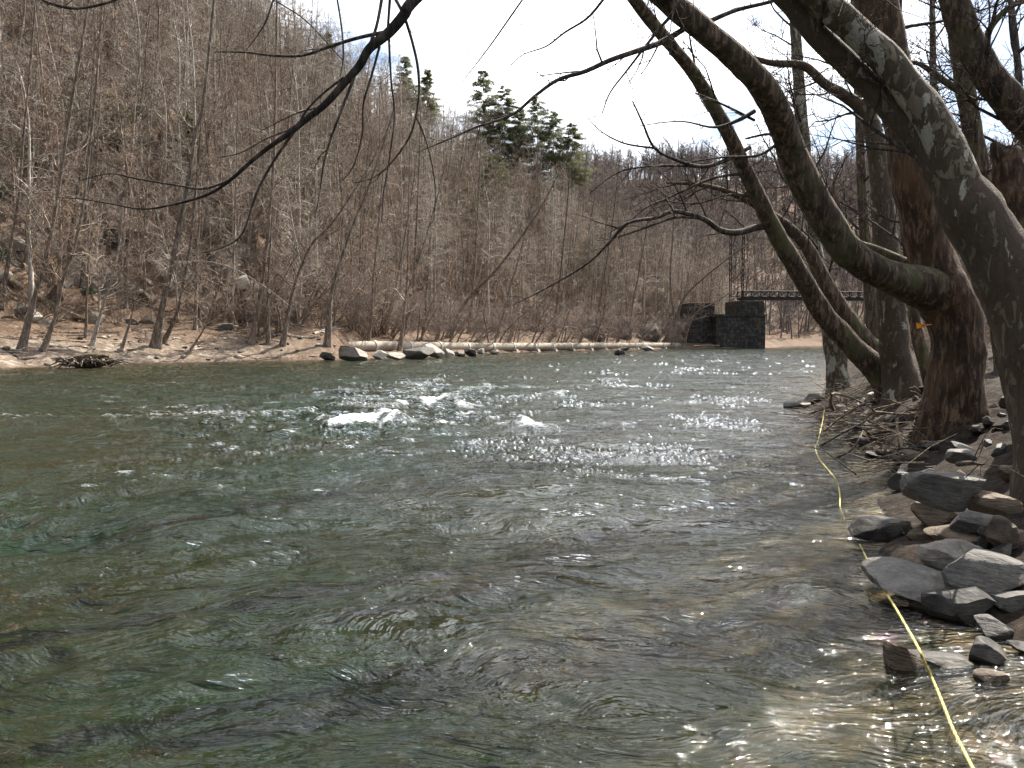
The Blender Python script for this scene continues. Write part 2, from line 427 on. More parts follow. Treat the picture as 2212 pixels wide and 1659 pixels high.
def concrete_mat():
    m, nt = mat('weathered_concrete'); n = N(nt)
    v = n('ShaderNodeTexCoord').outputs['Object']
    a = n.noise(v, 1.2, 6, .65); b = n.noise(v, 9, 5, .6)
    col = n.mix(n.ramp(a, [(.35, 0.0), (.65, 1.0)]), (.30, .25, .19), (.47, .41, .33))
    col = n.mix(n.ramp(b, [(.3, .5), (.55, 0.0)]), col, (.18, .15, .115))
    n.principled(col, .85, n.bump(b, .4, .02), .2); return m
def stone_mat():
    m, nt = mat('old_ashlar_stone'); n = N(nt)
    v = n('ShaderNodeTexCoord').outputs['Object']
    br = n('ShaderNodeTexBrick', ins={'Vector': n.map(v, (1, 1, 1), (R(90), 0, 0)), 'Scale': 1.0, 'Brick Width': 1.3, 'Row Height': .55, 'Mortar Size': .035, 'Mortar Smooth': .3,
          'Color1': (.05, .045, .04, 1), 'Color2': (.12, .105, .09, 1), 'Mortar': (.025, .022, .02, 1)})
    col = n.mix(n.ramp(n.noise(v, 1.5, 6, .65), [(.42, .85), (.6, 0.0)]), br.outputs[0], (.028, .024, .021)); col = n.mix(n.ramp(n.noise(n.map(v, (2.5, 2.5, .5)), 1.2, 5, .65), [(.55, 0.0), (.7, .7)]), col, (.16, .14, .12))
    n.principled(col, .85, n.bump(n.math('ADD', br.outputs['Fac'], n.noise(v, 5, 5)), -.6, .05), .2); return m
M['concrete'] = concrete_mat(); M['stone'] = stone_mat()
def plain(name, c0, c1, rough=.7, sc=8, metal=0):
    m, nt = mat(name); n = N(nt)
    v = n('ShaderNodeTexCoord').outputs['Object']
    b = n.principled(n.mix(n.noise(v, sc, 5, .65), c0, c1), rough); b.inputs['Metallic'].default_value = metal; return m
M['rust'] = plain('rusty_steel', (.02, .013, .011), (.045, .027, .021), .75, 3)
M['darksteel'] = plain('dark_steel', (.015, .012, .012), (.035, .028, .025), .7, 3)
M['sunlit_band'] = plain('sunlit_joint_concrete', (.5, .46, .4), (.68, .63, .56), .85)  # joint bands pale all over: sun on their rims put into the colour
M['orange'] = plain('orange_plastic', (.85, .28, .01), (.95, .36, .02), .5)
def rope_mat():
    m, nt = mat('yellow_rope'); n = N(nt)
    v = wpos(n)
    col = n.mix(n.noise(v, 60, 3), (.42, .34, .08), (.75, .64, .22)); n.principled(col, .6); return m
M['rope'] = rope_mat()

# ------------------------------------------------------------------ terrain (one height field, cut into bank, bed and hill)
def polar(a0, a1, na, r0, r1, nr):
    a = np.radians(np.linspace(a0, a1, na)); r = np.exp(np.linspace(math.log(r0), math.log(r1), nr))
    rr, aa = np.meshgrid(r, a, indexing='ij')
    i = np.arange(nr - 1)[:, None] * na; j = np.arange(na - 1)[None, :]
    f = np.stack([i + j, i + na + j, i + na + j + 1, i + j + 1], -1).reshape(-1, 4)[:, ::-1]
    return (rr * np.sin(aa)).ravel(), (rr * np.cos(aa)).ravel(), f
def part(name, x, y, z, f, sel, m, extra):
    fs = f[sel]; used = np.unique(fs); rm = np.full(len(x), -1); rm[used] = np.arange(len(used))
    mb = MB(); mb.raw(np.stack([x[used], y[used], z[used]], 1), rm[fs]); o = mb.build(name, m)
    for k, v in extra.items(): attr(o, k, v[used])
    return o
gx, gy, gf = polar(-64, 64, 860, .8, 720, 760)
gzv, reg, sl_, sr_, dp_, up_ = height(gx, gy)
sand = sstep(0, .6, sl_) * (1 - sstep(2.2, 7.5, sl_ + 2.0 * pn(gx * .3, gy * .3, 91))) * (.12 + .88 * (1 - sstep(-24, -13, gx)))
rockm = sstep(.5, 2.5, up_) * (1 - sstep(12, 30, up_)) * sstep(-.05, .22, pn(gx * .28, gy * .28, 95) + .35 * pn(gx * .9, gy * .9, 97)) * .9
rockm = np.maximum(rockm, sstep(.18, .42, fbm(gx * .11, gy * .11, 3, 99)) * .7 * sstep(3, 12, up_))
ex = {'sand': sand, 'rock': rockm}
fr_ = reg[gf]; fm = fr_.max(1); fmin = fr_.min(1)
tag(part('hillside', gx, gy, gzv, gf, (fmin == 0), M['ground'], ex), 'steep leaf littered hillside and sandy bank across the river', None, None, 'structure')
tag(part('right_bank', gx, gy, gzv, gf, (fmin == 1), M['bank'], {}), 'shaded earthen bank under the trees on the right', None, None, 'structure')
tag(part('riverbed', gx, gy, gzv, gf, (fmin == 2), M['bed'], {}), 'brown cobbled riverbed seen through the shallows', None, None, 'structure')

# ------------------------------------------------------------------ water
FOAM_SPARKLE = [(782, 914, 130, 15), (840, 918, 60, 8), (932, 864, 105, 9), (1150, 927, 80, 8), (868, 877, 55, 6), (1000, 868, 70, 5), (690, 908, 40, 6),
        (842, 892, 90, 5), (1105, 920, 60, 6), (560, 977, 90, 4), (270, 1027, 80, 5), (348, 1030, 50, 4), (690, 1072, 80, 4),  # entries nearest the camera are sun sparkle painted white like foam
        (1010, 890, 70, 5), (880, 950, 90, 4), (1290, 879, 45, 4), (430, 937, 90, 4), (500, 970, 60, 4), (1060, 842, 90, 4), (1210, 852, 80, 4),
        (960, 905, 70, 5), (620, 935, 70, 4), (760, 985, 90, 4), (1020, 960, 90, 4), (900, 830, 110, 3.5), (740, 850, 90, 3.5), (1150, 830, 110, 3), (1320, 820, 120, 3)]
wx, wy, wf = polar(-46, 46, 1150, 1.3, 420, 900)
wz0, wreg, wsl, wsr, wdp, _ = height(wx, wy)
wd = np.hypot(wx, wy)
bedz = np.where(wreg == 2, wz0, -.02)
rif = np.exp(-((wx + 2.5) / 7) ** 2 - ((wy - 19) / 9.5) ** 2)
left = sstep(1.5, -3.5, wx)
shore = np.clip(np.minimum(-wsl, -wsr) / 1.6, .0, 1) 
patch = .65 + .7 * sstep(-.45, .55, fbm(wx * .12, wy * .12, 3, 151))
amp = (.38 + .62 * left * sstep(75, 30, wd) + 1.0 * rif) * patch
def lay(lam, ang, an, seed, sharp=.6, warp=.5):
    c, s = math.cos(ang), math.sin(ang)
    u = (wx * c + wy * s) / lam / an; v = (-wx * s + wy * c) / lam
    w = pn(u * .7 + 7, v * .7 - 3, seed + 5) * warp
    q = pn(u + w, v + w * .7, seed)
    rdg = 1 - 2 * np.abs(q)
    return (1 - sharp) * q + sharp * (rdg - .55)
def vis(lam): return 1 - sstep(lam * 45, lam * 120, wd)
Z = .10 * lay(5.5, .05, 1.9, 161, .3) * amp
Z += .11 * lay(2.6, .16, 1.9, 101, .45) * vis(2.6) * amp
Z += .075 * lay(1.25, -.22, 1.7, 111, .55) * vis(1.3) * amp
Z += .042 * lay(.6, .4, 1.6, 121, .6) * vis(.7) * amp
Z += .025 * lay(.31, -.45, 1.6, 131, .5) * vis(.4) * (amp * .8 + .2)
Z += .010 * lay(.16, .2, 1.6, 141, .4) * vis(.2) * (amp * .6 + .4)
foam_glint = np.zeros_like(Z)
fbk = fbm(wx * 2.2, wy * 1.6, 3, 171)
for (fx, fy, fw, fh) in FOAM_SPARKLE:
    g = G(fx, fy); g2 = G(fx, fy + fh); hw = fw / F * g.y * .5; hl = max(abs(g.y - g2.y), .10) * .55
    m_ = (np.abs(wx - g.x) < hw * 3) & (np.abs(wy - g.y) < hl * 5 + hw)
    X, Y = wx[m_] - g.x, wy[m_] - g.y
    Y = Y + .55 * hl * np.sin(X / hw * 2.3 + fx) - .18 * X * math.sin(fx) + .5 * hl * pn(wx[m_] * 2 / max(hw, .3), wy[m_] * .5, 173)
    e = np.exp(-(X / hw) ** 2 - (Y / hl) ** 2)
    k = min(1.0, fh / 13)
    foam_glint[m_] = np.maximum(foam_glint[m_], e * (.30 + .75 * k) + .25 * k * np.exp(-(X / hw / 1.7) ** 2 - (Y / hl / 2.2) ** 2)); Z[m_] += min(hl * .45, .04 + .12 * k) * np.exp(-(X / hw / 1.4) ** 2 - ((Y - .3 * hl) / (hl * 1.3)) ** 2) * (1 + .5 * fbk[m_])
crest = sstep(.02, .085, Z) * sstep(.08, .55, rif + .42 * left) * sstep(4.5, 9, wd) * (1 - sstep(32, 55, wd)) * .50  # white flecks: wave-top foam, also sun glints painted as diffuse white
foam_glint = np.clip(np.maximum(foam_glint, crest), 0, 1)
chop = (.42 + .25 * left + .4 * rif) * patch
chop = chop * (1 - .35 * sstep(50, 140, wd))
rgw = np.random.default_rng(2).normal(0, 1, (900, 1150)); rgw = (rgw + np.roll(rgw, 1, 1) * .6 + np.roll(rgw, -1, 1) * .6) / 1.4
spark = sstep(-.05, .75, fbm(wx * .5, wy * .22, 3, 181)) * (.45 + .55 * sstep(-14, 6, wx - .12 * wy + 4))
Z += rgw.ravel() * np.minimum(.14 * .0064 * wd, .042) * sstep(3, 14, wd) * (.25 + spark)
Z = Z * shore
keep = (wreg[wf] == 2).any(1)
tag(part('river_water', wx, wy, Z, wf, keep, M['water'], {'depth': np.clip(-bedz, .01, 3), 'foam_glint': foam_glint, 'chop': chop}),
    'rippled green river water with sparkling riffles', None, None, 'structure')

# ------------------------------------------------------------------ pipe
pc, _v = catmull(PIPE, [0] * len(PIPE), 160)
root = empty('concrete_pipe', tuple(pc[0]))
tag(root, 'long pale concrete pipe lying along the far bank above the waterline', 'pipe')
mb = MB(); L0 = Vector(pc[0])
thick(mb, pc, [.5] * len(pc), 24, .03, 0, 1.2)
mb.build('pipe_barrel', M['concrete'], root, tuple(L0))
acc = 0; nxt = 1.0; k = 0
for i in range(1, len(pc)):
    acc += (pc[i] - pc[i - 1]).length
    if acc >= nxt and i < len(pc) - 2:
        t = (pc[i + 1] - pc[i]).normalized(); p = pc[i]
        mb = MB(); ring = [p - t * .16, p - t * .15, p + t * .13, p + t * .15]
        mb.tube(ring, [.50, .565, .565, .50], 24); mb.build('joint_band', M['sunlit_band'], root, tuple(L0), smooth=False)
        if k >= 3:
            mb = MB(); zg = -.25
            q = p + t * .3; s = Vector((t.y, -t.x, 0)).normalized()
            hw, ht = .3, .75
            vs = []
            for (zz, e) in ((zg, 1.25), (q.z - .3, .85)):
                for (a, b) in ((-1, -1), (1, -1), (1, 1), (-1, 1)):
                    vs.append(tuple(Vector((q.x, q.y, zz)) + t * (a * hw * e) + s * (b * ht * e)))
            mb.raw(vs, [(0, 3, 2, 1), (4, 5, 6, 7), (0, 1, 5, 4), (1, 2, 6, 5), (2, 3, 7, 6), (3, 0, 4, 7)])
            mb.build('support_block', M['concrete'], root, tuple(L0), smooth=False)
        k += 1; nxt += 5.2

# ------------------------------------------------------------------ rocks
def rock(name, c, size, m, rng, rotz=0, tilt=(0, 0), planes=11, flat=.58, sub=4):
    import bmesh
    bm = bmesh.new(); bmesh.ops.create_icosphere(bm, subdivisions=sub, radius=1)
    v = np.array([q.co[:] for q in bm.verts]); f = np.array([[q.index for q in p.verts] for p in bm.faces]); bm.free()
    v = v / np.abs(v).max(axis=1, keepdims=True) * .5 + v * .5; v /= np.abs(v).max()
    for i in range(planes):
        n_ = np.array([rng.gauss(0, 1), rng.gauss(0, 1), rng.gauss(0, .8)]); n_ /= np.linalg.norm(n_)
        c_ = rng.uniform(flat, .90); d = v @ n_ - c_
        v = v - (np.logaddexp(0, d * 48) / 48)[:, None] * n_
    s0 = rng.random() * 50
    nz = np.array([.035 * mnoise.noise(Vector(q) * 3.0 + Vector((s0, 0, 0))) + .018 * mnoise.noise(Vector(q) * 9 + Vector((s0, 0, 0))) for q in v])
    v = v * (1 + nz)[:, None]
    v = v * np.array(size) * .5
    mb = MB(); mb.raw(v, f); o = mb.build(name, m, None, (0, 0, 0))
    o.location = c; o.rotation_euler = (R(tilt[0]), R(tilt[1]), R(rotz))
    try: o.data.set_sharp_from_angle(angle=R(24))
    except Exception: pass
    return o
rr = random.Random(11)
# (x0,x1,y0,y1 in the photo, height of foot above water, material, yaw, tilt, label)
NEAR = [
 (2000, 2148, 1006, 1092, .55, 'rock', 12, (6, 4), 'big sunlit grey boulder on top of the stone pile by the trunk'),
 (2122, 2215, 1056, 1112, .50, 'brown_rock', -10, (4, 0), 'small tan block beside the big sunlit boulder at right edge'),
 (2004, 2128, 1068, 1136, .22, 'brown_rock', 5, (0, 0), 'dark shaded stone directly under the big sunlit boulder'),
 (2080, 2205, 1094, 1160, .25, 'rock', 30, (0, 6), 'shaded grey stone low in the pile beneath the tan block'),
 (2026, 2172, 1122, 1192, .16, 'brown_rock', -14, (3, 10), 'brown flat topped stone with a thin sunlit upper edge'),
 (2012, 2142, 1146, 1236, .12, 'pale_rock', 28, (14, -16), 'pale wedge shaped slab leaning on the stone pile'),
 (2084, 2250, 1178, 1290, .12, 'rock', -20, (4, 8), 'large dark slab at right edge with a white sunlit patch'),
 (1912, 2165, 1204, 1312, .03, 'rock', -24, (8, 9), 'long flat grey slab jutting into the shallows'),
 (1846, 1974, 1100, 1182, -.06, 'wet_rock', 20, (4, -4), 'black wet jagged rock standing in the shallow water'),
 (1934, 1999, 1074, 1100, -.02, 'wet_rock', 14, (0, 0), 'thin dark stone at the waterline left of the pile'),
 (1976, 2046, 1168, 1206, -.02, 'wet_rock', 0, (0, 0), 'small dark stone in front of the pale wedge slab'),
 (1922, 2008, 1376, 1476, -.08, 'brown_rock', 30, (0, 18), 'angular reddish brown rock under the yellow rope'),
 (1990, 2128, 1386, 1462, -.06, 'wet_rock', -12, (0, 0), 'rounded dark wet rock just right of the rope'),
 (2106, 2190, 1370, 1444, -.03, 'wet_rock', 22, (4, 4), 'blocky wet stone near the right edge behind the brown rock'),
 (2126, 2204, 1326, 1378, .0, 'rock', -8, (6, 0), 'small sunlit grey block below the large dark slab'),
 (2120, 2186, 1440, 1490, -.04, 'brown_rock', 10, (0, 0), 'tan stone half sunk in the shallows at lower right'),
 (2158, 2260, 1262, 1322, .08, 'rock', 15, (0, -6), 'grey stone cut by the right edge under the large slab'),
 (1706, 1760, 866, 884, -.02, 'wet_rock', 0, (0, 0), 'low black rock at the tip of the right bank'),
 (1742, 1800, 850, 876, .02, 'wet_rock', 20, (0, 0), 'dark rock among sticks at the foot of the far trunk'),
 (1872, 1902, 848, 880, .3, 'pale_rock', 10, (0, 0), 'sunlit pale stone between two trunks on right bank'),
 (1664, 1696, 888, 896, -.03, 'wet_rock', 0, (0, 0), 'tiny black rock breaking the water off the right bank'),
 (2060, 2122, 968, 1000, .45, 'rock', 0, (0, 0), 'grey stone wedged at the foot of the forked trunk'),
 (1950, 1984, 890, 912, .25, 'rock', 30, (0, 0), 'small grey stone on the bank behind the brush pile'),
 (2010, 2060, 1180, 1240, -.02, 'wet_rock', 40, (0, 0), 'dark stone in the gap behind the long flat slab'),
 (2140, 2215, 1110, 1180, .3, 'brown_rock', 40, (0, 0), 'shaded brown stone in the heart of the pile'),
 (1800, 1850, 862, 884, .05, 'rock', 10, (0, 0), 'grey stone beside the mottled trunk at water edge'),
]
for (x0, x1, y0, y1, zf, mk, yaw, tilt, lab) in NEAR:
    b = G((x0 + x1) / 2, y1, zf); d = b.y
    w = (x1 - x0) / F * d * 1.18; hp = max(.42 * (y1 - y0), (y1 - y0) - .75 * (x1 - x0) * (1.6 - zf) / d); h = hp / F * d
    dep = w * rr.uniform(.7, .9)
    o = rock('rock', (b.x * (1 + .0 * dep), b.y + dep * .42, zf + h * .40), (w, dep, h * 1.4), M[mk], rr, yaw, tilt)
    tag(o, lab, 'rock', 'rocks along the right bank')
FARR = [(688, 725, 763, 778, 'wet_rock', 'dark rounded boulder left of the pale boulders by the pipe'),
 (722, 802, 751, 780, 'pale_rock', 'largest pale sunlit boulder at the far waterline'),
 (797, 840, 759, 776, 'pale_rock', 'pale flat boulder right of the largest pale one'),
 (834, 877, 764, 778, 'pale_rock', 'low pale boulder touching the water in mid row'),
 (872, 937, 749, 776, 'rock', 'large grey boulder in front of the pipe'),
 (913, 957, 746, 775, 'pale_rock', 'pale slanted boulder leaning on the large grey boulder'),
 (954, 982, 754, 772, 'pale_rock', 'small pale block right of the slanted boulder'),
 (980, 1004, 758, 771, 'rock', 'small grey stone between block and dark stone'),
 (1000, 1030, 755, 770, 'wet_rock', 'dark stone against the pipe right of the boulders'),
 (1028, 1048, 754, 764, 'pale_rock', 'small pale stone touching the pipe'),
 (1052, 1078, 758, 765, 'pale_rock', 'flat pale stone alone in front of the pipe'),
 (1324, 1356, 758, 767, 'wet_rock', 'dark rock standing alone in midstream'),
 (1386, 1416, 748, 758, 'wet_rock', 'dark rock by the far end of the pipe'),
 (1338, 1360, 751, 758, 'wet_rock', 'small dark rock at the foot of the pipe'),
 (660, 700, 766, 777, 'rock', 'low grey slab at the left end of the boulder row'),
 (840, 880, 757, 768, 'pale_rock', 'pale stone behind the low boulders in mid row'),
 (125, 152, 782, 790, 'pale_rock', 'small pale stone by the washed up root wad'),
 (155, 192, 783, 791, 'pale_rock', 'flat pale stone beneath the washed up root wad'),
 (20, 72, 661, 682, 'rock', 'blue grey rock below the fallen log at left'),
 (100, 135, 618, 660, 'brown_rock', 'tall brown rock beside the fallen log'),
 (505, 560, 640, 690, 'brown_rock', 'dark overhanging rock ledge at the foot of the slope'),
 (350, 372, 588, 625, 'pale_rock', 'tan pointed rock on the slope behind the thick trunk'),
 (425, 448, 655, 690, 'pale_rock', 'tan rock at slope foot between two thin trunks'),
 (395, 418, 592, 612, 'pale_rock', 'light slanted rock high in the outcrop'),
 (225, 242, 660, 682, 'brown_rock', 'brown rock behind the bent pale trunk'),
 (300, 326, 628, 658, 'brown_rock', 'brown rock left of the thick trunk'),
 (465, 500, 700, 716, 'rock', 'flat grey stone in the leaves on the bank'),
 (270, 300, 690, 702, 'rock', 'low grey stone lying in leaves near the bank')]
for (x0, x1, y0, y1, mk, lab) in FARR:
    if y1 < 730:
        c = None
        for k in range(60, 130):
            q = P((x0 + x1) / 2, y1, k * .6 + 10)
            if gz(q.x, q.y) >= q.z - .05: c = q; break
        if c is None: c = P((x0 + x1) / 2, y1, 62)
        b = c
    else: b = G((x0 + x1) / 2, y1, 0.0)
    d = b.y; w = (x1 - x0) / F * d * 1.1; h = (y1 - y0) / F * d * 1.15
    o = rock('boulder', (b.x, b.y + w * .25, b.z + h * .42), (w, w * .75, h * 1.15), M[mk], rr, rr.uniform(-25, 25), (rr.uniform(-8, 8), rr.uniform(-10, 10)), 14, .55, 4)
    tag(o, lab, 'rock', 'boulders along the far bank')
rf = random.Random(31); fill = [rock('bank_stone', (0, 0, -50), (.34, .26, .2), M[k], rr, 0, (0, 0), 16, .5, 3) for k in ('brown_rock', 'wet_rock', 'wet_rock')]  # wet rock colour only darkens here, painting shade into the pile's gaps
k = 0
while k < 120:
    x = rf.uniform(2.5, 7.5); y = rf.uniform(3.2, 17); z, rg, sl, sr, dp, up = height([x], [y])
    if not (-.05 < sr[0] < 2.6): continue
    q = project(Vector((x, y, z[0])))
    if not q or q[0] > 2300: continue
    o = fill[k % 3] if k < 3 else fill[k % 3].copy()
    if k >= 3: C.objects.link(o)
    s_ = rf.choice((.45, .6, .8, 1.0, 1.25)); o.location = (x, y, z[0] + .05 * s_); o.rotation_euler = (rf.uniform(-.4, .4), rf.uniform(-.4, .4), rf.uniform(0, 6)); o.scale = (s_ * rf.uniform(.8, 1.4), s_, s_ * rf.uniform(.6, 1.1))
    tag(o, 'small angular stone in the rubble along the right water edge', 'stone', 'rubble along the right water edge'); k += 1
# loose rocks at the foot of the slope: copies
protos = [rock('slope_rock', (0, 0, -50), (1.6, 1.1, 1.5), M[k], rr, 0, (0, 0), 16, .5, 3) for k in ('brown_rock', 'rock', 'brown_rock', 'pale_rock')]
cnt = 0
def left_pts(n, smin, smax, seed, ymin=30, ymax=150):
    g = np.random.default_rng(seed); out = []
    while len(out) < n:
        x = g.uniform(-150, 60, 4000); y = g.uniform(ymin, ymax, 4000)
        z, rg, sl, sr, dp, up = height(x, y)
        ok = (rg == 0) & (sl > smin) & (sl < smax)
        for i in np.nonzero(ok)[0]:
            out.append((x[i], y[i], z[i], sl[i]))
            if len(out) >= n: break
    return out
for (x, y, z, s) in left_pts(400, 9.5, 19, 5):
    q = project(Vector((x, y, z)))
    if not q or not (-40 < q[0] < 1500): continue
    if cnt >= 70: break
    pr = protos[cnt % 4]
    o = pr if cnt < 4 else pr.copy()
    if cnt >= 4: C.objects.link(o)
    s_ = rr.uniform(.35, 1.15)
    o.location = (x, y, z + .1 * s_); o.rotation_euler = (R(rr.uniform(-35, 35)), R(rr.uniform(-35, 35)), rr.uniform(0, 6)); o.scale = (s_, s_, s_ * rr.uniform(.7, 1.5))
    tag(o, 'angular brown rock jutting from leaves at the foot of the wooded slope', 'rock', 'angular rocks at the foot of the slope'); cnt += 1

for (x, yb, w_, hh, off, lab) in [(1290, 718, 80, 40, 7, 'dark rock ledge behind the far third of the pipe'), (1345, 712, 60, 52, 9, 'dark overhanging ledge left of the stem clump'), (1400, 716, 70, 46, 7, 'dark rock face just left of the clump by the abutment'), (1455, 712, 60, 60, 9, 'tall dark rock face beside the stone abutment'),
        (535, 688, 60, 46, 3, 'dark broken ledge at slope foot behind the whitish trunk'), (245, 640, 70, 40, 12, 'dark ledge low on the slope behind the bent pale trunk'), (430, 640, 60, 40, 9, 'dark ledge behind the thick trunk'), (110, 560, 90, 50, 16, 'dark mossy ledge on the slope above the fallen log'), (300, 500, 90, 60, 24, 'dark crag halfway up the slope at left')]:
    d = float(np.interp(x, [0, 300, 560, 640, 720, 860, 1050, 1200, 1350, 1465], [52, 60, 68, 70, 75, 82, 96, 111, 130, 146])) + off
    b = P(x, yb, d); W_ = w_ / F * d; H_ = hh / F * d; zg = gz(b.x, b.y)
    o = rock('rock_ledge', (b.x, b.y, zg + H_ * .2), (W_, W_ * .7, H_ * 1.6), M['dark_rock'], rr, rr.uniform(-25, 25), (rr.uniform(-12, 4), rr.uniform(-10, 10)), 22, .45, 4)
    tag(o, lab, 'rock ledge', 'dark ledges on the far slope')
# ------------------------------------------------------------------ abutment, bridge, tower
def box(mb, a, b, c, hx, hy, hz):
    """box with half-sizes along unit axes a, b and z, centre c"""
    vs = []
    for zz in (-1, 1):
        for (i, j) in ((-1, -1), (1, -1), (1, 1), (-1, 1)):
            vs.append(tuple(c + a * (i * hx) + b * (j * hy) + Vector((0, 0, zz * hz))))
    mb.raw(vs, [(0, 3, 2, 1), (4, 5, 6, 7), (0, 1, 5, 4), (1, 2, 6, 5), (2, 3, 7, 6), (3, 0, 4, 7)])
D0 = 146.0
def beam(mb, p, q, r): mb.tube([p, p.lerp(q, .5), q], [r, r, r], 4)
ab = empty('bridge_abutment', tuple(G(1575, 752)))
tag(ab, 'dark stone block abutment carrying the footbridge at the far bank', 'abutment')
aloc = tuple(ab.location)
ax_, bx_ = Vector((math.cos(R(6)), math.sin(R(6)), 0)), Vector((-math.sin(R(6)), math.cos(R(6)), 0))
def pxbox(x0, x1, y0, y1, d, deep, name, m, par, loc):
    p0, p1 = P(x0, y1, d), P(x1, y0, d)
    c = (p0 + p1) * .5 + bx_ * deep; mb = MB(); box(mb, ax_, bx_, c, abs(p1.x - p0.x) * .5, deep, abs(p1.z - p0.z) * .5)
    return mb.build(name, m, par, loc, smooth=False)
pxbox(1545, 1656, 682, 758, D0, 3.5, 'pier_wall', M['stone'], ab, aloc)
pxbox(1540, 1660, 679, 682.2, D0 - .2, 3.75, 'ledge_course', M['stone'], ab, aloc)
pxbox(1592, 1652, 650, 679.2, D0 + .3, 3.1, 'bearing_block', M['stone'], ab, aloc)
pxbox(1485, 1545, 655, 758, D0 + 1.5, 2.5, 'wing_wall', M['stone'], ab, aloc)
br = empty('footbridge', tuple(P(1606, 642, D0 + 3)))
tag(br, 'rusty dark steel footbridge with crossed railing panels over the river', 'bridge')
bl = tuple(br.location)
pA, pB = P(1560, 643, D0 + 3), P(1606, 643, D0 + 3); dirb = Vector((math.cos(R(8)), math.sin(R(8)), 0)); nb_ = Vector((-dirb.y, dirb.x, 0))
p0 = P(1604, 643, D0 + 3); LEN = 46
mb = MB(); box(mb, dirb, nb_, p0 + dirb * LEN / 2 + nb_ * 1.2 + Vector((0, 0, -.18)), LEN / 2, 1.3, .22); mb.build('deck', M['darksteel'], br, bl, smooth=False)
for side in (0, 1):
    mb = MB(); o_ = p0 + nb_ * (2.4 * side)
    for zz in (.25, 1.25):
        beam(mb, o_ + Vector((0, 0, zz)), o_ + dirb * LEN + Vector((0, 0, zz)), .11)
    n_ = 26
    for i in range(n_ + 1):
        q = o_ + dirb * (LEN * i / n_); beam(mb, q, q + Vector((0, 0, 1.3)), .10)
        if i < n_:
            q2 = o_ + dirb * (LEN * (i + 1) / n_)
            beam(mb, q + Vector((0, 0, .25)), q2 + Vector((0, 0, 1.25)), .06); beam(mb, q + Vector((0, 0, 1.25)), q2 + Vector((0, 0, .25)), .06)
    mb.build('railing', M['rust'], br, bl, smooth=False)
rp = p0 + dirb * (LEN + 1)
pe = MB(); box(pe, dirb, nb_, Vector((rp.x, rp.y, rp.z / 2 - .5)) + nb_ * 1.2, 2.5, 2.2, rp.z / 2 + .05)
tag(pe.build('bridge_pier', M['stone'], None, (rp.x, rp.y, 0), smooth=False), 'stone pier behind the right bank trees under the end of the bridge', 'pier')
tw = empty('steel_tower', tuple(P(1590, 635, D0 + 5))); tag(tw, 'dark rusty steel lattice tower of two braced posts behind the bridge', 'tower'); tl = tuple(tw.location)
zt0 = 1.6 + (733 - 650) / F * (D0 + 5)
for (xa, xb) in ((1577, 1579), (1603.5, 1606.5)):
    mb = MB(); a, b = P(xa, 665, D0 + 5), P(xb, 508, D0 + 5)
    for (ox, oy) in ((-.16, -.16), (.16, -.16), (.16, .16), (-.16, .16)): beam(mb, a + Vector((ox, oy, 0)), b + Vector((ox, oy, 0)), .055)
    for i in range(14):
        q = a.lerp(b, i / 14); w = a.lerp(b, (i + 1) / 14); beam(mb, q + Vector((-.16, -.16, 0)), w + Vector((.16, -.16, 0)), .03); beam(mb, q + Vector((.16, .16, 0)), w + Vector((.16, -.16, 0)), .03)
    mb.build('tower_post', M['rust'], tw, tl, smooth=False)
mb = MB(); ys = [528, 556, 585, 612, 640]
for i, yy in enumerate(ys):
    l, r = P(1578, yy, D0 + 5), P(1605, yy, D0 + 5); beam(mb, l, r, .06)
    if i + 1 < len(ys):
        l2, r2 = P(1577.5, ys[i + 1], D0 + 5), P(1604.5, ys[i + 1], D0 + 5); beam(mb, l, r2, .045); beam(mb, r, l2, .045)
mb.build('cross_bracing', M['rust'], tw, tl, smooth=False)

# ------------------------------------------------------------------ right bank trees (traced centre lines, each at its own depth)
def W(px): return [(P(x, y, d), w * .5 / F * d) for (x, y, d, w) in px]
def trace(px, n=None):
    q = W(px); return catmull([a for a, b in q], [b for a, b in q], n or len(px) * 7)
def tree(name, label, cat, trunk_px, trunk_mat, limbs=(), twigs=(), seed=0, flare=.35, crown_mat='near_twig', branch_n=10, blen=2.0, rmin=.004, f0=.35, lump=.13, group=None, up=.2, lvl=2, sub=(9, 6), bias=None):
    rng = random.Random(seed)
    pts, rad = trace(trunk_px)
    base = pts[0]; r = empty(name, tuple(base)); loc = tuple(base)
    tag(r, label, cat, group)
    mb = MB(); thick(mb, pts, rad, 22, lump, flare, 2.4, seed)
    tr_ = mb.build('trunk', trunk_mat, r, loc)
    crown = MB()
    if branch_n: spawn(crown, pts, rad, rng, branch_n, f0, blen, lvl, rmin, (.5, 1.2), up, .2, 6, sub, .55, bias=bias)
    for (lp, m, nb, bl) in limbs:
        q, rd = trace(lp); mb = MB(); thick(mb, q, rd, 14, lump * .8, 0, 3, seed + 3); mb.build('limb', m, r, loc)
        if nb: spawn(crown, q, rd, rng, nb, .12, bl, 2, rmin, (.45, 1.2), up, .2, 5, (8, 5), .55, bias=bias)
    for (lp, nb, bl) in twigs:
        q, rd = trace(lp, max(6, len(lp) * 4)); crown.tube(q, [max(a, rmin) for a in rd], 6)
        if nb: spawn(crown, q, rd, rng, nb, .1, bl, 1, rmin * .8, (.4, 1.1), up * .5, .2, 5, (4, 3), .5, bias=bias)
    crown.build('crown', M[crown_mat], r, loc)
    return r
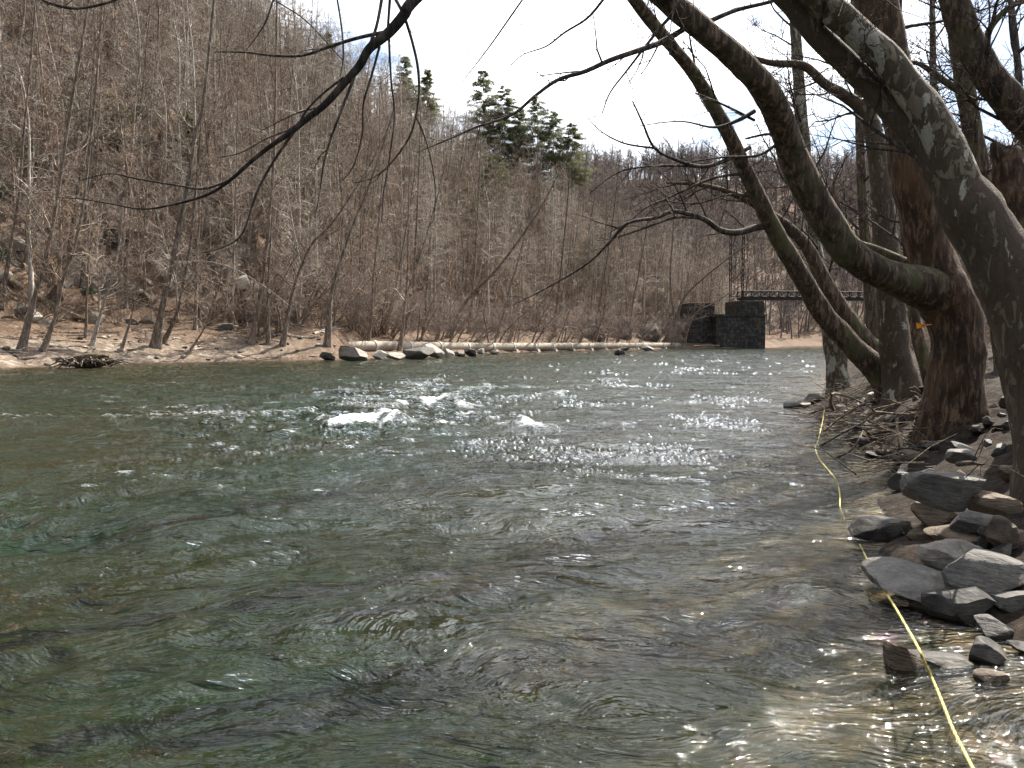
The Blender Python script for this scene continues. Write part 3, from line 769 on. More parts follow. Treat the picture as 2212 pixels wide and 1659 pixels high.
# forked trunk with the long limb arching over the water
B = 7.2
over = [([(1440, 0, 8.6, 50), (1330, -110, 8.2, 40), (1180, -190, 7.8, 34), (1020, -120, 7.4, 29), (895, 0, B, 25), (873, 32, B, 25), (840, 70, B, 23), (798, 105, B, 20), (778, 140, B, 18), (748, 175, B, 16), (703, 225, B, 14.5), (665, 255, B, 13.5),
          (633, 282, B, 12), (590, 312, B, 10), (553, 340, B, 9), (490, 395, B, 7), (437, 425, B, 5.5), (350, 447, B, 4), (300, 451, B, 3.4), (237, 440, B, 3), (175, 430, B, 2.4), (125, 427, B, 1.8)], M['dark_twig'], 0, 0)]
tw1 = [
 ([(838, 68, B, 9), (773, 82, B, 8), (708, 102, B, 7), (653, 120, B, 6), (590, 120, B, 5), (530, 113, B, 4), (465, 112, B, 2)], 3, .5),
 ([(826, -10, B, 7), (813, 58, B, 7), (793, 110, B, 6), (778, 150, B, 3)], 0, 0), ([(843, -10, B, 6), (838, 65, B, 6), (842, 90, B, 4)], 0, 0),
 ([(850, -10, B, 7), (875, 40, B, 7), (898, 120, B, 6), (905, 175, B, 6), (903, 225, B, 5), (885, 295, B, 4.5), (840, 357, B, 4), (803, 385, B, 3), (765, 395, B, 2)], 2, .4),
 ([(898, 250, B, 4), (923, 312, B, 3.5), (940, 400, B, 2.6), (938, 470, B, 1.5)], 1, .3),
 ([(840, 82, B, 5), (845, 175, B, 4.5), (852, 250, B, 4), (840, 350, B, 3.4), (828, 420, B, 2.6), (825, 480, B, 1.5)], 3, .35),
 ([(820, 100, B, 6), (803, 162, B, 5), (785, 225, B, 4.5), (783, 287, B, 4), (765, 355, B, 3), (740, 390, B, 2)], 2, .3),
 ([(768, 160, B, 7), (733, 250, B, 6), (703, 337, B, 4.5), (690, 420, B, 3), (680, 470, B, 2)], 3, .4),
 ([(633, 287, B, 7), (590, 350, B, 6), (553, 420, B, 5), (525, 502, B, 4), (487, 532, B, 3), (437, 547, B, 2)], 3, .4),
 ([(743, 167, B, 6), (700, 200, B, 5), (665, 235, B, 5), (645, 265, B, 4), (620, 282, B, 2)], 1, .2),
 ([(500, 388, B, 5), (440, 408, B, 5), (380, 400, B, 4), (300, 387, B, 4), (237, 375, B, 3), (175, 390, B, 2)], 3, .35),
 ([(640, 275, B, 4), (575, 300, B, 3), (520, 330, B, 2.5), (470, 340, B, 2)], 1, .3),
 ([(700, 230, B, 4), (640, 245, B, 3), (560, 285, B, 2)], 1, .3),
 ([(60, -12, B, 6), (88, 0, B, 7), (137, 15, B, 7), (182, 17, B, 6), (250, 0, B, 5), (300, -30, B, 5)], 4, .5),
 ([(570, -10, B, 3), (600, 5, B, 3), (655, 40, B, 3), (700, 85, B, 2.5), (740, 130, B, 1.5)], 2, .3),
 ([(590, 0, B, 4), (575, 45, B, 4), (555, 78, B, 3), (530, 110, B, 2)], 0, 0),
 ([(727, -10, B, 4), (738, 60, B, 4), (742, 120, B, 3), (735, 165, B, 2)], 0, 0),
 # boughs off the arching limb over open sky
 ([(1486, 57, 8.8, 12), (1431, 90, 8.6, 13), (1370, 112, 8.4, 12), (1318, 130, 8.3, 11), (1262, 155, 8.2, 10), (1206, 172, 8.1, 8.5), (1156, 207, 8, 7), (1106, 248, 8, 6), (1028, 275, 8, 5), (978, 297, 8, 4), (900, 330, 8, 2)], 14, .8),
 ([(1458, 25, 8.7, 8), (1418, 70, 8.6, 7), (1356, 150, 8.5, 4.5), (1318, 200, 8.5, 3.5), (1301, 245, 8.5, 2)], 5, .5),
 ([(1135, -10, 8, 4), (1100, 40, 8, 4), (1065, 90, 8, 3.4), (1035, 130, 8, 2.6), (1000, 175, 8, 1.8)], 3, .4),
 ([(1310, -10, 8.2, 6), (1270, 38, 8.2, 5.5), (1220, 70, 8.2, 4.5), (1180, 100, 8.2, 3.5), (1130, 118, 8.2, 2.4), (1100, 145, 8.2, 1.6)], 5, .4),
 ([(1630, 260, 9.6, 7), (1560, 225, 9.5, 5), (1500, 200, 9.5, 3)], 4, .5), ([(1630, 240, 9.6, 10), (1590, 262, 9.5, 8), (1540, 275, 9.4, 5), (1470, 262, 9.3, 3), (1380, 272, 9.3, 2)], 6, .6),
 ([(1690, 300, 9.8, 7), (1640, 335, 9.7, 6), (1560, 340, 9.6, 4), (1480, 352, 9.6, 2)], 5, .6),
 ([(1535, 45, 8.8, 11), (1590, 22, 8.8, 9), (1660, 5, 8.8, 8), (1720, -15, 8.8, 7)], 4, .6),
]
t1 = tree('sycamore_tree', 'thick forked brown tree whose left limb arches out over the water', 'tree',
  [(2062, 1010, 10.8, 175), (2062, 960, 10.8, 150), (2060, 880, 10.8, 128), (2064, 800, 10.8, 112), (2068, 740, 10.8, 108), (2058, 680, 10.8, 112), (2030, 620, 10.8, 112), (2012, 560, 10.8, 92), (1990, 460, 10.8, 84), (1970, 380, 10.8, 82), (1950, 260, 10.9, 80), (1925, 140, 10.9, 80), (1894, 0, 11, 80), (1875, -120, 11, 70), (1868, -300, 11, 50), (1850, -520, 11, 30)],
  M['bark_orange'],
  [([(2050, 640, 10.75, 90), (2000, 622, 10.7, 95), (1950, 608, 10.6, 80), (1900, 588, 10.4, 66), (1850, 558, 10.3, 66), (1812, 520, 10.2, 66), (1780, 470, 10.1, 66), (1745, 410, 10, 66), (1718, 350, 9.9, 62), (1696, 290, 9.7, 58), (1668, 220, 9.4, 56), (1625, 160, 9.1, 54), (1570, 108, 8.9, 52), (1500, 48, 8.7, 50), (1440, 0, 8.6, 50), (1380, -60, 8.4, 48)], M['bark'], 7, .7),
   ([(2000, 590, 10.9, 26), (1905, 545, 11.2, 20), (1850, 525, 11.3, 18), (1828, 505, 11.3, 16), (1815, 470, 11.4, 13), (1800, 400, 11.5, 9)], M['bark'], 6, .8),
   ([(2030, 980, 10.6, 40), (2000, 985, 10.4, 30), (1965, 1000, 9.9, 22), (1946, 1025, 9.4, 18), (1950, 1045, 9.1, 10)], M['pale_bark'], 0, 0)] + over,
  tw1, seed=3, branch_n=10, blen=2.4, f0=.72, flare=.5)
for o in t1.children:
    if o.name.startswith('limb') and o.data.materials[0] == M['dark_twig']: o['label'] = 'long dark drooping bough hanging over the river'
    if o.name.startswith('limb') and o.data.materials[0] == M['pale_bark']: o.name = 'root'; o['label'] = 'pale bare root reaching to the water'
# leaning double sycamore at the right edge
tree('sycamore_tree', 'large mottled double stemmed sycamore leaning left across the upper right corner', 'tree',
  [(2330, 1210, 6.0, 297), (2318, 1120, 6.0, 225), (2300, 1000, 6.1, 194), (2285, 900, 6.2, 180), (2255, 780, 6.3, 166), (2212, 660, 6.4, 153), (2160, 560, 6.5, 135), (2100, 460, 6.6, 124), (2045, 380, 6.7, 86), (1990, 312, 6.8, 59), (1940, 250, 6.9, 54), (1885, 190, 7, 52), (1834, 140, 7, 50), (1766, 75, 7, 47), (1700, 0, 7, 45), (1600, -110, 7, 40), (1480, -260, 7, 31)],
  M['syc2'],
  [([(2110, 480, 6.6, 90), (2075, 400, 6.62, 88), (2042, 320, 6.65, 80), (2005, 245, 6.7, 72), (1962, 190, 6.75, 66), (1915, 130, 6.8, 62), (1860, 78, 6.8, 60), (1775, 0, 6.8, 60), (1690, -80, 6.8, 52), (1560, -240, 6.8, 38)], M['syc'], 7, 1.4)],
  [], seed=8, branch_n=6, blen=1.8, f0=.8, flare=.25)
# long slim leaning stem
tree('river_birch', 'long slim trunk slanting up left from the bank, lit along its upper edge', 'tree',
  [(1935, 880, 15, 62), (1912, 825, 15, 54), (1871, 777, 15, 50), (1821, 727, 15, 46), (1771, 665, 15, 43), (1734, 602, 14.8, 40), (1689, 527, 14.6, 38), (1659, 470, 14.4, 36), (1630, 410, 14.2, 34), (1593, 330, 14, 31), (1556, 255, 13.7, 29), (1506, 170, 13.4, 28), (1456, 105, 13, 27), (1418, 60, 12.8, 26), (1371, 0, 12.5, 25), (1300, -90, 12, 20), (1200, -200, 11.5, 12)],
  M['bark'], [],
  [([(1665, 488, 14.5, 14), (1630, 492, 14.4, 15), (1593, 502, 14.2, 15), (1556, 497, 14, 13), (1518, 472, 13.8, 12), (1456, 456, 13.5, 10), (1418, 470, 13.3, 8), (1356, 482, 13, 7), (1318, 522, 13, 6), (1268, 570, 13, 5), (1181, 622, 13, 3.5), (1106, 660, 13, 2)], 16, 1.2),
   ([(1520, 472, 13.8, 7), (1460, 470, 13.5, 6), (1400, 490, 13.3, 5), (1340, 510, 13.2, 4), (1290, 520, 13, 2)], 8, .9),
   ([(1620, 318, 14, 9), (1570, 345, 13.8, 9), (1518, 360, 13.6, 8), (1460, 345, 13.5, 7), (1414, 320, 13.4, 6), (1388, 265, 13.3, 5), (1366, 217, 13.3, 3)], 10, .9),
   ([(1518, 360, 13.6, 6), (1440, 358, 13.5, 5), (1380, 362, 13.4, 4), (1330, 375, 13.4, 3), (1270, 420, 13.4, 2)], 8, .9),
   ([(1414, 320, 13.4, 5), (1350, 310, 13.3, 4), (1300, 285, 13.3, 2.5), (1270, 255, 13.2, 1.8)], 5, .7),
   ([(1600, 375, 14, 7), (1540, 385, 13.8, 6), (1480, 410, 13.6, 5), (1438, 430, 13.5, 4), (1393, 450, 13.4, 3.6), (1350, 490, 13.3, 3), (1280, 560, 13.2, 2)], 10, .9),
   ([(1640, 430, 14.3, 7), (1580, 420, 14, 6), (1500, 440, 13.8, 4), (1420, 430, 13.6, 3)], 9, .9)],
  seed=12, branch_n=8, blen=1.6, f0=.5, flare=.2)
tree('sycamore_tree', 'upright pale mottled trunk standing at the tip of the right bank', 'tree',
  [(1818, 876, 20.5, 62), (1812, 830, 20.5, 50), (1803, 750, 20.5, 44), (1782, 660, 20.5, 36), (1764, 560, 20.6, 31), (1750, 450, 20.8, 28), (1738, 325, 21, 26), (1727, 200, 21, 24), (1719, 75, 21, 22), (1712, -40, 21, 18), (1705, -200, 21, 10)],
  M['syc'], [([(1740, 340, 21, 9), (1700, 300, 21, 8), (1660, 290, 21, 6), (1610, 300, 21, 4)], M['bark'], 6, 1.2)], [], seed=21, branch_n=16, blen=3, f0=.3, flare=.2, rmin=.006)
tree('sycamore_tree', 'brown and white trunk with a bare pale strip behind the forked tree', 'tree',
  [(1955, 890, 14.5, 95), (1944, 820, 14.5, 72), (1934, 765, 14.5, 64), (1926, 680, 14.5, 58), (1916, 560, 14.5, 50), (1903, 415, 14.6, 44), (1890, 300, 14.7, 38), (1870, 242, 14.8, 30), (1822, 205, 14.9, 24), (1780, 180, 15, 20), (1735, 142, 15, 18), (1660, 135, 15, 13), (1590, 110, 15, 6)],
  M['syc2'], [([(1882, 265, 14.7, 26), (1872, 160, 14.8, 18), (1862, 60, 14.9, 14), (1858, -60, 15, 8)], M['bark'], 6, 1.5)], [], seed=25, branch_n=14, blen=1.9, f0=.5, flare=.25, rmin=.005)
tree('bank_tree', 'dark slanting trunk just behind the long slim stem', 'tree',
  [(1932, 800, 18, 44), (1880, 745, 18, 38), (1850, 712, 18, 36), (1809, 652, 18, 33), (1770, 585, 18, 30), (1735, 522, 18, 26), (1674, 470, 18, 22), (1600, 425, 17.5, 15), (1520, 400, 17, 9), (1440, 395, 17, 4)],
  M['bark'], [], [], seed=28, branch_n=16, blen=2, f0=.5, flare=.2, rmin=.006)
tree('bank_tree', 'thin straight dark trunk between the pale trunk and the mottled one', 'tree',
  [(1895, 780, 26, 34), (1885, 680, 26, 28), (1872, 560, 26, 24), (1862, 420, 26, 20), (1856, 250, 26, 17), (1846, 80, 26, 13), (1840, -80, 26, 8)],
  M['bark'], [], [], seed=31, branch_n=16, blen=3.2, f0=.3, flare=.2, rmin=.007)
tree('bank_tree', 'slender trunk bending right at its foot left of the forked tree', 'tree',
  [(2030, 870, 13, 40), (2008, 810, 13, 32), (1985, 740, 13, 26), (1972, 660, 13, 22), (1962, 540, 13, 20), (1945, 420, 13, 17), (1935, 300, 13, 14), (1940, 100, 13, 10), (1950, -80, 13, 6)],
  M['bark'], [], [], seed=34, branch_n=10, blen=1.8, f0=.4, flare=.2)
tree('bank_tree', 'right edge tree curving from the frame edge up to the top', 'tree',
  [(2420, 900, 9.5, 120), (2390, 650, 9.5, 100), (2330, 420, 9.4, 84), (2260, 310, 9.3, 74), (2196, 235, 9.2, 66), (2140, 170, 9.2, 62), (2100, 100, 9.2, 60), (2060, 0, 9.2, 56), (2030, -120, 9.2, 46), (2000, -320, 9.2, 26)],
  M['bark'], [([(2120, 130, 9.2, 18), (2140, 60, 9.2, 14), (2190, 10, 9.2, 12), (2240, 0, 9.2, 9)], M['bark'], 6, 1.2)], [], seed=37, branch_n=16, blen=1.7, f0=.3, flare=.2)
tree('bank_tree', 'upright vine clad trunk behind the right edge tree', 'tree',
  [(2190, 860, 16, 56), (2165, 700, 16, 48), (2140, 540, 16, 44), (2122, 415, 16, 42), (2104, 300, 16, 40), (2086, 200, 16, 37), (2070, 110, 16, 34), (2055, -20, 16, 28), (2045, -200, 16, 16)],
  M['bark'], [([(2092, 210, 16, 16), (2040, 175, 16, 14), (1990, 140, 16, 10), (1960, 135, 16, 7)], M['bark'], 6, 1.4)], [], seed=40, branch_n=20, blen=2.2, f0=.3, flare=.2, rmin=.005)
tree('bank_tree', 'thin upright trunk against the sky left of the vine clad trunk', 'tree',
  [(2050, 760, 22, 22), (2032, 560, 22, 19), (2020, 380, 22, 17), (2016, 200, 22, 14), (2014, 30, 22, 12), (2012, -120, 22, 7)],
  M['syc'], [], [], seed=43, branch_n=18, blen=2.6, f0=.35, flare=.2, rmin=.006)
# broken stump
rng = random.Random(5); st = empty('broken_stump', tuple(P(2225, 820, 8.6))); tag(st, 'mossy orange brown broken off trunk with a split top near the right edge', 'stump'); sl0 = tuple(st.location)
mb = MB(); q, rd = trace([(2235, 900, 8.6, 90), (2215, 640, 8.6, 74), (2197, 480, 8.6, 70), (2186, 400, 8.6, 68), (2180, 362, 8.6, 64), (2188, 318, 8.6, 30)]); thick(mb, q, rd, 18, .3, 0, 4, 2, True); mb.build('trunk', M['bark_orange'], st, sl0)
mb = MB(); q, rd = trace([(2176, 385, 8.6, 40), (2160, 345, 8.6, 30), (2150, 322, 8.6, 24), (2148, 308, 8.6, 14)], 14); thick(mb, q, rd, 12, .4, 0, 5, 4, True); mb.build('broken_stub', M['bark_orange'], st, sl0)
# orange flagging
fl = MB(); c = P(1987, 704, 10.55); a, b, c_, d = P(1980, 697, 10.5), P(1998, 701, 10.6), P(1996, 706, 10.6), P(1981, 710, 10.45)
th = Vector((0, .012, 0)); vs = [a, b, c_, d, a + th, b + th, c_ + th, d + th]
fl.raw([tuple(v) for v in vs], [(0, 1, 2, 3), (7, 6, 5, 4), (0, 4, 5, 1), (1, 5, 6, 2), (2, 6, 7, 3), (3, 7, 4, 0)])
fl.tube([P(1995, 703, 10.6), P(2004, 702, 10.5), P(2012, 701, 10.42)], [.008] * 3, 5)
tag(fl.build('flagging_ribbon', M['orange'], None, tuple(c), smooth=False), 'small orange flag tied to the forked trunk', 'ribbon')

# rope
RP = [(1781, 884, .35), (1776, 915, .2), (1766, 955, .06), (1761, 966, .03), (1769, 990, .02), (1789, 1015, .01), (1800, 1028, .01), (1809, 1042, .0), (1814, 1070, .012), (1815, 1095, -.02), (1824, 1122, -.09), (1834, 1152, -.10), (1854, 1172, -.05), (1874, 1210, .02), (1895, 1249, .05), (1936, 1316, .10), (1979, 1391, .20), (1994, 1424, .17), (2009, 1456, .07), (2024, 1489, .04), (2041, 1531, .04), (2059, 1576, .04), (2084, 1626, .06), (2101, 1659, .08), (2140, 1740, .15)]
q, rd = catmull([G(*r) for r in RP], [.0105] * len(RP), 240)
mb = MB()
for ph in (0, 2.094, 4.189):
    ps = []
    for i, p in enumerate(q):
        t = (q[min(i + 1, 239)] - q[max(i - 1, 0)]).normalized(); u = t.orthogonal().normalized(); w = t.cross(u); a = i * .9 + ph
        ps.append(p + (u * math.cos(a) + w * math.sin(a)) * .0034)
    mb.tube(ps, [.0040] * 240, 6)
tag(mb.build('yellow_rope', M['rope'], None, tuple(q[0])), 'yellow twisted rope trailing through the shallows along the right bank', 'rope')

# driftwood sticks on the right bank
ST = [([(1800, 885, .9), (1795, 866, 1.0), (1810, 850, 1.05), (1880, 880, .6), (1905, 925, .3)], 'arched pale stick over the rocks at the bank tip'),
 ([(1780, 930, .1), (1820, 900, .35), (1895, 862, .9), (1960, 880, .5)], 'long thin stick lying behind the brush pile'),
 ([(1830, 915, .3), (1905, 918, .35), (1940, 897, .55), (1965, 890, .6), (2005, 910, .5)], 'crooked pale branch across the brush pile'),
 ([(1770, 965, .0), (1820, 935, .2), (1880, 905, .4), (1935, 880, .6)], 'straight dark stick slanting into the water'),
 ([(1800, 990, -.02), (1837, 974, .12), (1858, 945, .3), (1864, 930, .35)], 'forked pale stick dipping into the shallows'),
 ([(1870, 930, .35), (1900, 958, .1), (1908, 968, .0)], 'short stick pointing down at the water'),
 ([(1938, 905, .5), (1940, 950, .25), (1948, 985, .02)], 'pale upright stick at the water edge'),
 ([(1890, 890, .6), (1960, 895, .6), (2010, 885, .7)], 'long twig resting on the bank by the mottled trunk'),
 ([(1955, 955, .15), (1975, 930, .35), (2005, 950, .35)], 'bent twig in front of the forked trunk'),
 ([(1850, 945, .1), (1930, 930, .3), (2010, 925, .5)], 'dark branch low in the brush pile'),
 ([(1905, 975, .05), (1960, 968, .2), (2010, 975, .3)], 'flat stick at the water line below the trunk'),
 ([(2070, 1002, .75), (2100, 1000, .85), (2122, 1004, .8)], 'curled root piece beside the big boulder'),
 ([(1745, 895, .03), (1790, 880, .2), (1830, 872, .3)], 'dark stick among rocks at the tip of the bank'),
 ([(1866, 1000, .0), (1920, 985, .12), (1985, 972, .25)], 'wet stick half in water below the pile')]
rng = random.Random(77)
for pts_, lab in ST:
    ps, rd = catmull([G(*p) for p in pts_], [.016] * len(pts_), 14)
    rd = [.006 + .014 * (1 - i / 13) for i in range(14)]
    mb = MB(); mb.tube(ps, rd, 7); spawn(mb, ps, rd, rng, 5, .3, .35, 1, .003, (.4, 1.1), .05, .2, 4, (2,), .5)
    tag(mb.build('driftwood_stick', M['drift'] if 'pale' in lab or 'long' in lab else M['near_twig'], None, tuple(ps[0])), lab, 'stick', 'sticks on the right bank')
# tangled brush pile: countless twigs
mb = MB(); rng = random.Random(9)
for i in range(260):
    x = rng.uniform(1745, 2010); y = rng.uniform(865, 985) if x > 1850 else rng.uniform(862, 915)
    b = G(x, y, rng.uniform(.02, .4)); a = rng.uniform(-.6, .6) + (math.pi if rng.random() < .5 else 0); L = rng.uniform(.2, .9)
    d = Vector((math.cos(a), math.sin(a), rng.gauss(0, .22)))
    if gz(b.x, b.y) < -.25: continue
    b.z = max(gz(b.x, b.y), 0) + abs(rng.gauss(.06, .1))
    mb.tube([b, b + d * L * .5 + Vector((0, 0, rng.gauss(.03, .03))), b + d * L], [rng.uniform(.004, .012), .006, .003], 4)
tag(mb.build('brush_pile', M['drift'], None, tuple(G(1880, 920, .2))), 'tangle of dead twigs washed up under the right bank trees', 'twigs', None, 'stuff')

# ------------------------------------------------------------------ far bank trees traced from the photo
def bank_d(x, y):
    for k in range(400):
        d = 38 + k * .35; q = P(x, y, d); z = gz(q.x, q.y)
        if z >= q.z - .03 and q.y > 40: return d
    return 70
def btree(label, px, wbase, wtop, mtl, seed, nb=16, blen=3.0, top=True, rmin=.012, f0=.3, pale=False):
    d = bank_d(px[0][0], px[0][1]); n = len(px)
    tp = []
    for i, (x, y) in enumerate(px): tp.append((x, y, d - 1.5 * i / n, .72 * (wbase + (wtop - wbase) * i / (n - 1))))
    x, y = px[0]; tp[0] = (x, y + 4, d, wbase * 1.25)
    if top:
        (x1, y1), (x2, y2) = px[-2], px[-1]; l = math.hypot(x2 - x1, y2 - y1); ex_ = (x2 - x1) / l; ey_ = (y2 - y1) / l
        tp.append((x2 + ex_ * 110, y2 + ey_ * 110 - 20, d - 1.5, wtop * .6)); tp.append((x2 + ex_ * 190, y2 + ey_ * 190 - 60, d - 1.5, wtop * .2))
    return tree('bank_tree', label, 'tree', tp, M[mtl], seed=seed, crown_mat='twig', branch_n=nb, blen=blen, rmin=rmin, f0=f0, flare=.25, group='trees along the far bank', up=.3, lvl=2, sub=(7, 5))
BT = [
 ('grey trunk at the left edge leaning slightly right', [(2, 662), (25, 520), (42, 415), (50, 300), (62, 180)], 9, 6, 'grey_bark'),
 ('sturdy brown trunk leaning right from the sand at far left', [(45, 760), (75, 640), (100, 552), (120, 452), (150, 250), (180, 75)], 14, 7, 'grey_bark'),
 ('wavy brown trunk second from the left on the sand', [(92, 757), (120, 680), (137, 602), (160, 535), (180, 440), (200, 262), (208, 180)], 10, 6, 'grey_bark'),
 ('thin straight stem between wavy trunk and bent pale trunk', [(185, 732), (188, 640), (192, 565), (200, 490), (206, 400)], 6, 4, 'twig'),
 ('bent pale trunk with a broken off top', [(197, 745), (225, 652), (242, 602), (260, 515), (267, 427)], 8, 5, 'pale_bark'),
 ('thin dark stem right of the bent pale trunk', [(260, 757), (282, 690), (302, 602), (310, 515), (318, 400)], 6, 4, 'grey_bark'),
 ('thick trunk on the bank forking high into pale limbs', [(335, 750), (350, 665), (370, 577), (390, 477), (402, 415), (410, 375), (422, 287), (437, 237), (450, 125)], 17, 8, 'grey_bark'),
 ('slimmer twin stem growing beside the thick trunk', [(350, 742), (382, 677), (400, 590), (412, 520), (420, 440)], 10, 6, 'grey_bark'),
 ('short thin sapling leaning sharply right over the bank', [(405, 762), (445, 702), (460, 652), (475, 612), (480, 560)], 5, 3, 'grey_bark'),
 ('straight slim trunk behind the leaning sapling', [(422, 712), (425, 590), (430, 480), (436, 350)], 7, 5, 'grey_bark'),
 ('straight thin trunk standing at the slope foot in mid left', [(500, 700), (503, 600), (507, 480), (510, 380)], 6, 4, 'grey_bark'),
 ('tall trunk turning whitish high up the slope', [(540, 742), (553, 690), (565, 615), (578, 515), (588, 400), (593, 300), (597, 75)], 13, 6, 'twig'),
 ('short upright trunk right of the tall whitish one', [(580, 740), (579, 680), (580, 600), (586, 500)], 8, 5, 'grey_bark'),
 ('dark trunk bending right at the left end of the pipe', [(610, 745), (625, 665), (638, 610), (655, 565), (675, 525), (708, 492), (740, 450)], 10, 6, 'grey_bark'),
 ('stout brown trunk growing right at the pipe end', [(708, 744), (715, 640), (732, 575), (765, 480), (790, 420)], 12, 7, 'grey_bark'),
 ('leaning stem in front of the first white pipe joint', [(793, 754), (803, 680), (807, 600), (815, 520)], 8, 5, 'grey_bark'),
 ('leaning stem in front of the pipe by the grey boulder', [(863, 757), (873, 680), (880, 600), (882, 500)], 9, 5, 'grey_bark'),
 ('strongly right leaning trunk behind the pipe', [(968, 727), (990, 680), (1015, 640), (1053, 602), (1090, 560)], 12, 7, 'grey_bark'),
 ('twin stem tree behind the second pipe joint', [(828, 722), (838, 680), (850, 640), (866, 560)], 9, 5, 'grey_bark'),
 ('thin stem leaning right behind the boulders', [(845, 724), (865, 680), (880, 630), (905, 560)], 6, 4, 'grey_bark'),
 ('straight trunk behind the fifth pipe joint', [(893, 712), (893, 650), (896, 560), (900, 480)], 9, 5, 'grey_bark'),
 ('vertical trunk near the middle of the pipe', [(1013, 720), (1020, 650), (1026, 570), (1030, 500)], 9, 5, 'grey_bark'),
 ('short brushy tree over the middle of the pipe', [(1072, 730), (1090, 670), (1105, 610), (1120, 560)], 8, 5, 'grey_bark'),
 ('stubby dark trunk with spreading twigs beyond mid pipe', [(1198, 728), (1200, 690), (1205, 640), (1212, 580)], 9, 5, 'grey_bark'),
 ('dark trunk two thirds along the pipe', [(1285, 728), (1292, 680), (1300, 630), (1310, 570)], 9, 5, 'grey_bark'),
 ('tree left of the multi stemmed clump near the abutment', [(1355, 730), (1362, 690), (1370, 640), (1382, 580)], 8, 5, 'grey_bark'),
 ('left stem of the clump beside the dark abutment', [(1440, 738), (1455, 680), (1450, 640), (1448, 580), (1452, 530)], 9, 5, 'grey_bark'),
 ('right stem of the clump beside the dark abutment', [(1458, 738), (1465, 680), (1480, 640), (1520, 600), (1570, 560), (1620, 520)], 9, 4, 'grey_bark'),
 ('low bush like tree spreading in front of the stone wall', [(1478, 742), (1490, 700), (1510, 670), (1550, 650)], 6, 3, 'grey_bark'),
]
for i, (lab, px, wb, wt, mt) in enumerate(BT):
    short = px[-1][1] > 470
    btree(lab, px, wb, wt, mt, 300 + i, nb=24 if not short else 22, blen=3.8 if not short else 3.4, top=not ('broken' in lab or 'sapling' in lab), f0=.2)
rng = random.Random(15); bs = []
for i in range(3):
    mb = MB(); L = (1.6, 2.4, 1.1)[i]; ps = [Vector((-L / 2 + L * k / 5, rng.gauss(0, .08), rng.gauss(.05, .04))) for k in range(6)]
    mb.tube(ps, [.05, .048, .045, .04, .03, .015], 6); spawn(mb, ps, [.05, .045, .04, .035, .03, .015], rng, 3, .3, .6, 0, .014, (.4, .9), .05, .2, 4); bs.append(mb.build('beach_stick', M[('drift', 'grey_bark', 'pale_bark')[i]]))
stn = [rock('beach_stone', (0, 0, -50), (.5, .4, .26), M[k], rr, 0, (0, 0), 14, .56, 3) for k in ('rock', 'pale_rock', 'brown_rock')]
k = 0
for (x, y, z, s_) in left_pts(1500, .15, 10, 23, 38, 92):
    q = project(Vector((x, y, z)))
    if not q or not (-20 < q[0] < 760) or x > -8: continue
    src = (bs if k % 2 else stn)[k // 2 % 3]; o = src if k < 6 else src.copy()
    if k >= 6: C.objects.link(o)
    e = rng.uniform(.6, 1.3); o.location = (x, y, z + .03); o.scale = (e, e, e); o.rotation_euler = (rng.gauss(0, .08), rng.gauss(0, .08), rng.gauss(0, .5) if k % 2 else rng.uniform(0, 6))
    if k % 2: tag(o, 'thin driftwood stick scattered on the far beach', 'stick', 'driftwood sticks on the far beach')
    else: tag(o, 'small stone lying loose on the far beach', 'stone', 'loose stones on the far beach')
    k += 1
    if k >= 150: break
# arching dead branch and logs on the far bank
def log(name, label, px, r0, r1, m, d=None, nbr=0, cat='log'):
    pts = []
    for (x, y) in px:
        dd = d or bank_d(x, y); p = P(x, y, dd); pts.append(p)
    q, rd = catmull(pts, [r0 + (r1 - r0) * i / (len(pts) - 1) for i in range(len(pts))], len(pts) * 5)
    mb = MB(); thick(mb, q, rd, 10, .2, 0, 2); 
    if nbr: spawn(mb, q, rd, random.Random(len(label)), nbr, .2, 1.2, 1, .02, (.4, 1), .0, .2, 4, (3,), .5)
    tag(mb.build(name, m, None, tuple(q[0])), label, cat, None)
log('arching_branch', 'thin pale dead branch arching over the far bank', [(335, 600), (365, 578), (400, 566), (450, 565), (505, 580), (553, 607), (590, 632), (625, 660)], .035, .02, M['pale_bark'], 56, 4, 'branch')
log('fallen_log', 'dark mossy fallen log sloping down the far left bank', [(-20, 583), (40, 622), (90, 650), (140, 675), (182, 694)], .42, .25, M['bark'], None)
log('driftwood_log', 'pale driftwood log lying on the sand at left', [(98, 733), (160, 737), (220, 738), (290, 737)], .10, .07, M['drift'])
log('driftwood_log', 'thin dark log lying at the far left waterline', [(-20, 777), (30, 776), (80, 772)], .09, .07, M['grey_bark'])
log('driftwood_log', 'pale log in leaves left of the pipe', [(678, 722), (700, 714), (726, 706)], .16, .12, M['pale_bark'])
log('driftwood_log', 'dark log lying behind the pipe start', [(620, 726), (660, 731), (690, 730)], .2, .15, M['grey_bark'])
log('driftwood_log', 'dark fallen limb slanting over the middle of the pipe', [(1040, 728), (1075, 718), (1110, 702)], .2, .1, M['bark'], None, 5)
log('driftwood_log', 'short slanting stick on the sand right of the root wad', [(215, 742), (255, 755), (290, 772)], .06, .04, M['drift'])
log('driftwood_log', 'leaning pale pole propped against the pipe', [(775, 750), (805, 705), (830, 680)], .07, .05, M['drift'], 78)
log('driftwood_log', 'pale twig raft in front of the multi stem clump', [(1500, 748), (1530, 746), (1555, 747)], .15, .1, M['drift'], 142, 5)
rng = random.Random(4); b0 = G(180, 788, 0.15); mb = MB()
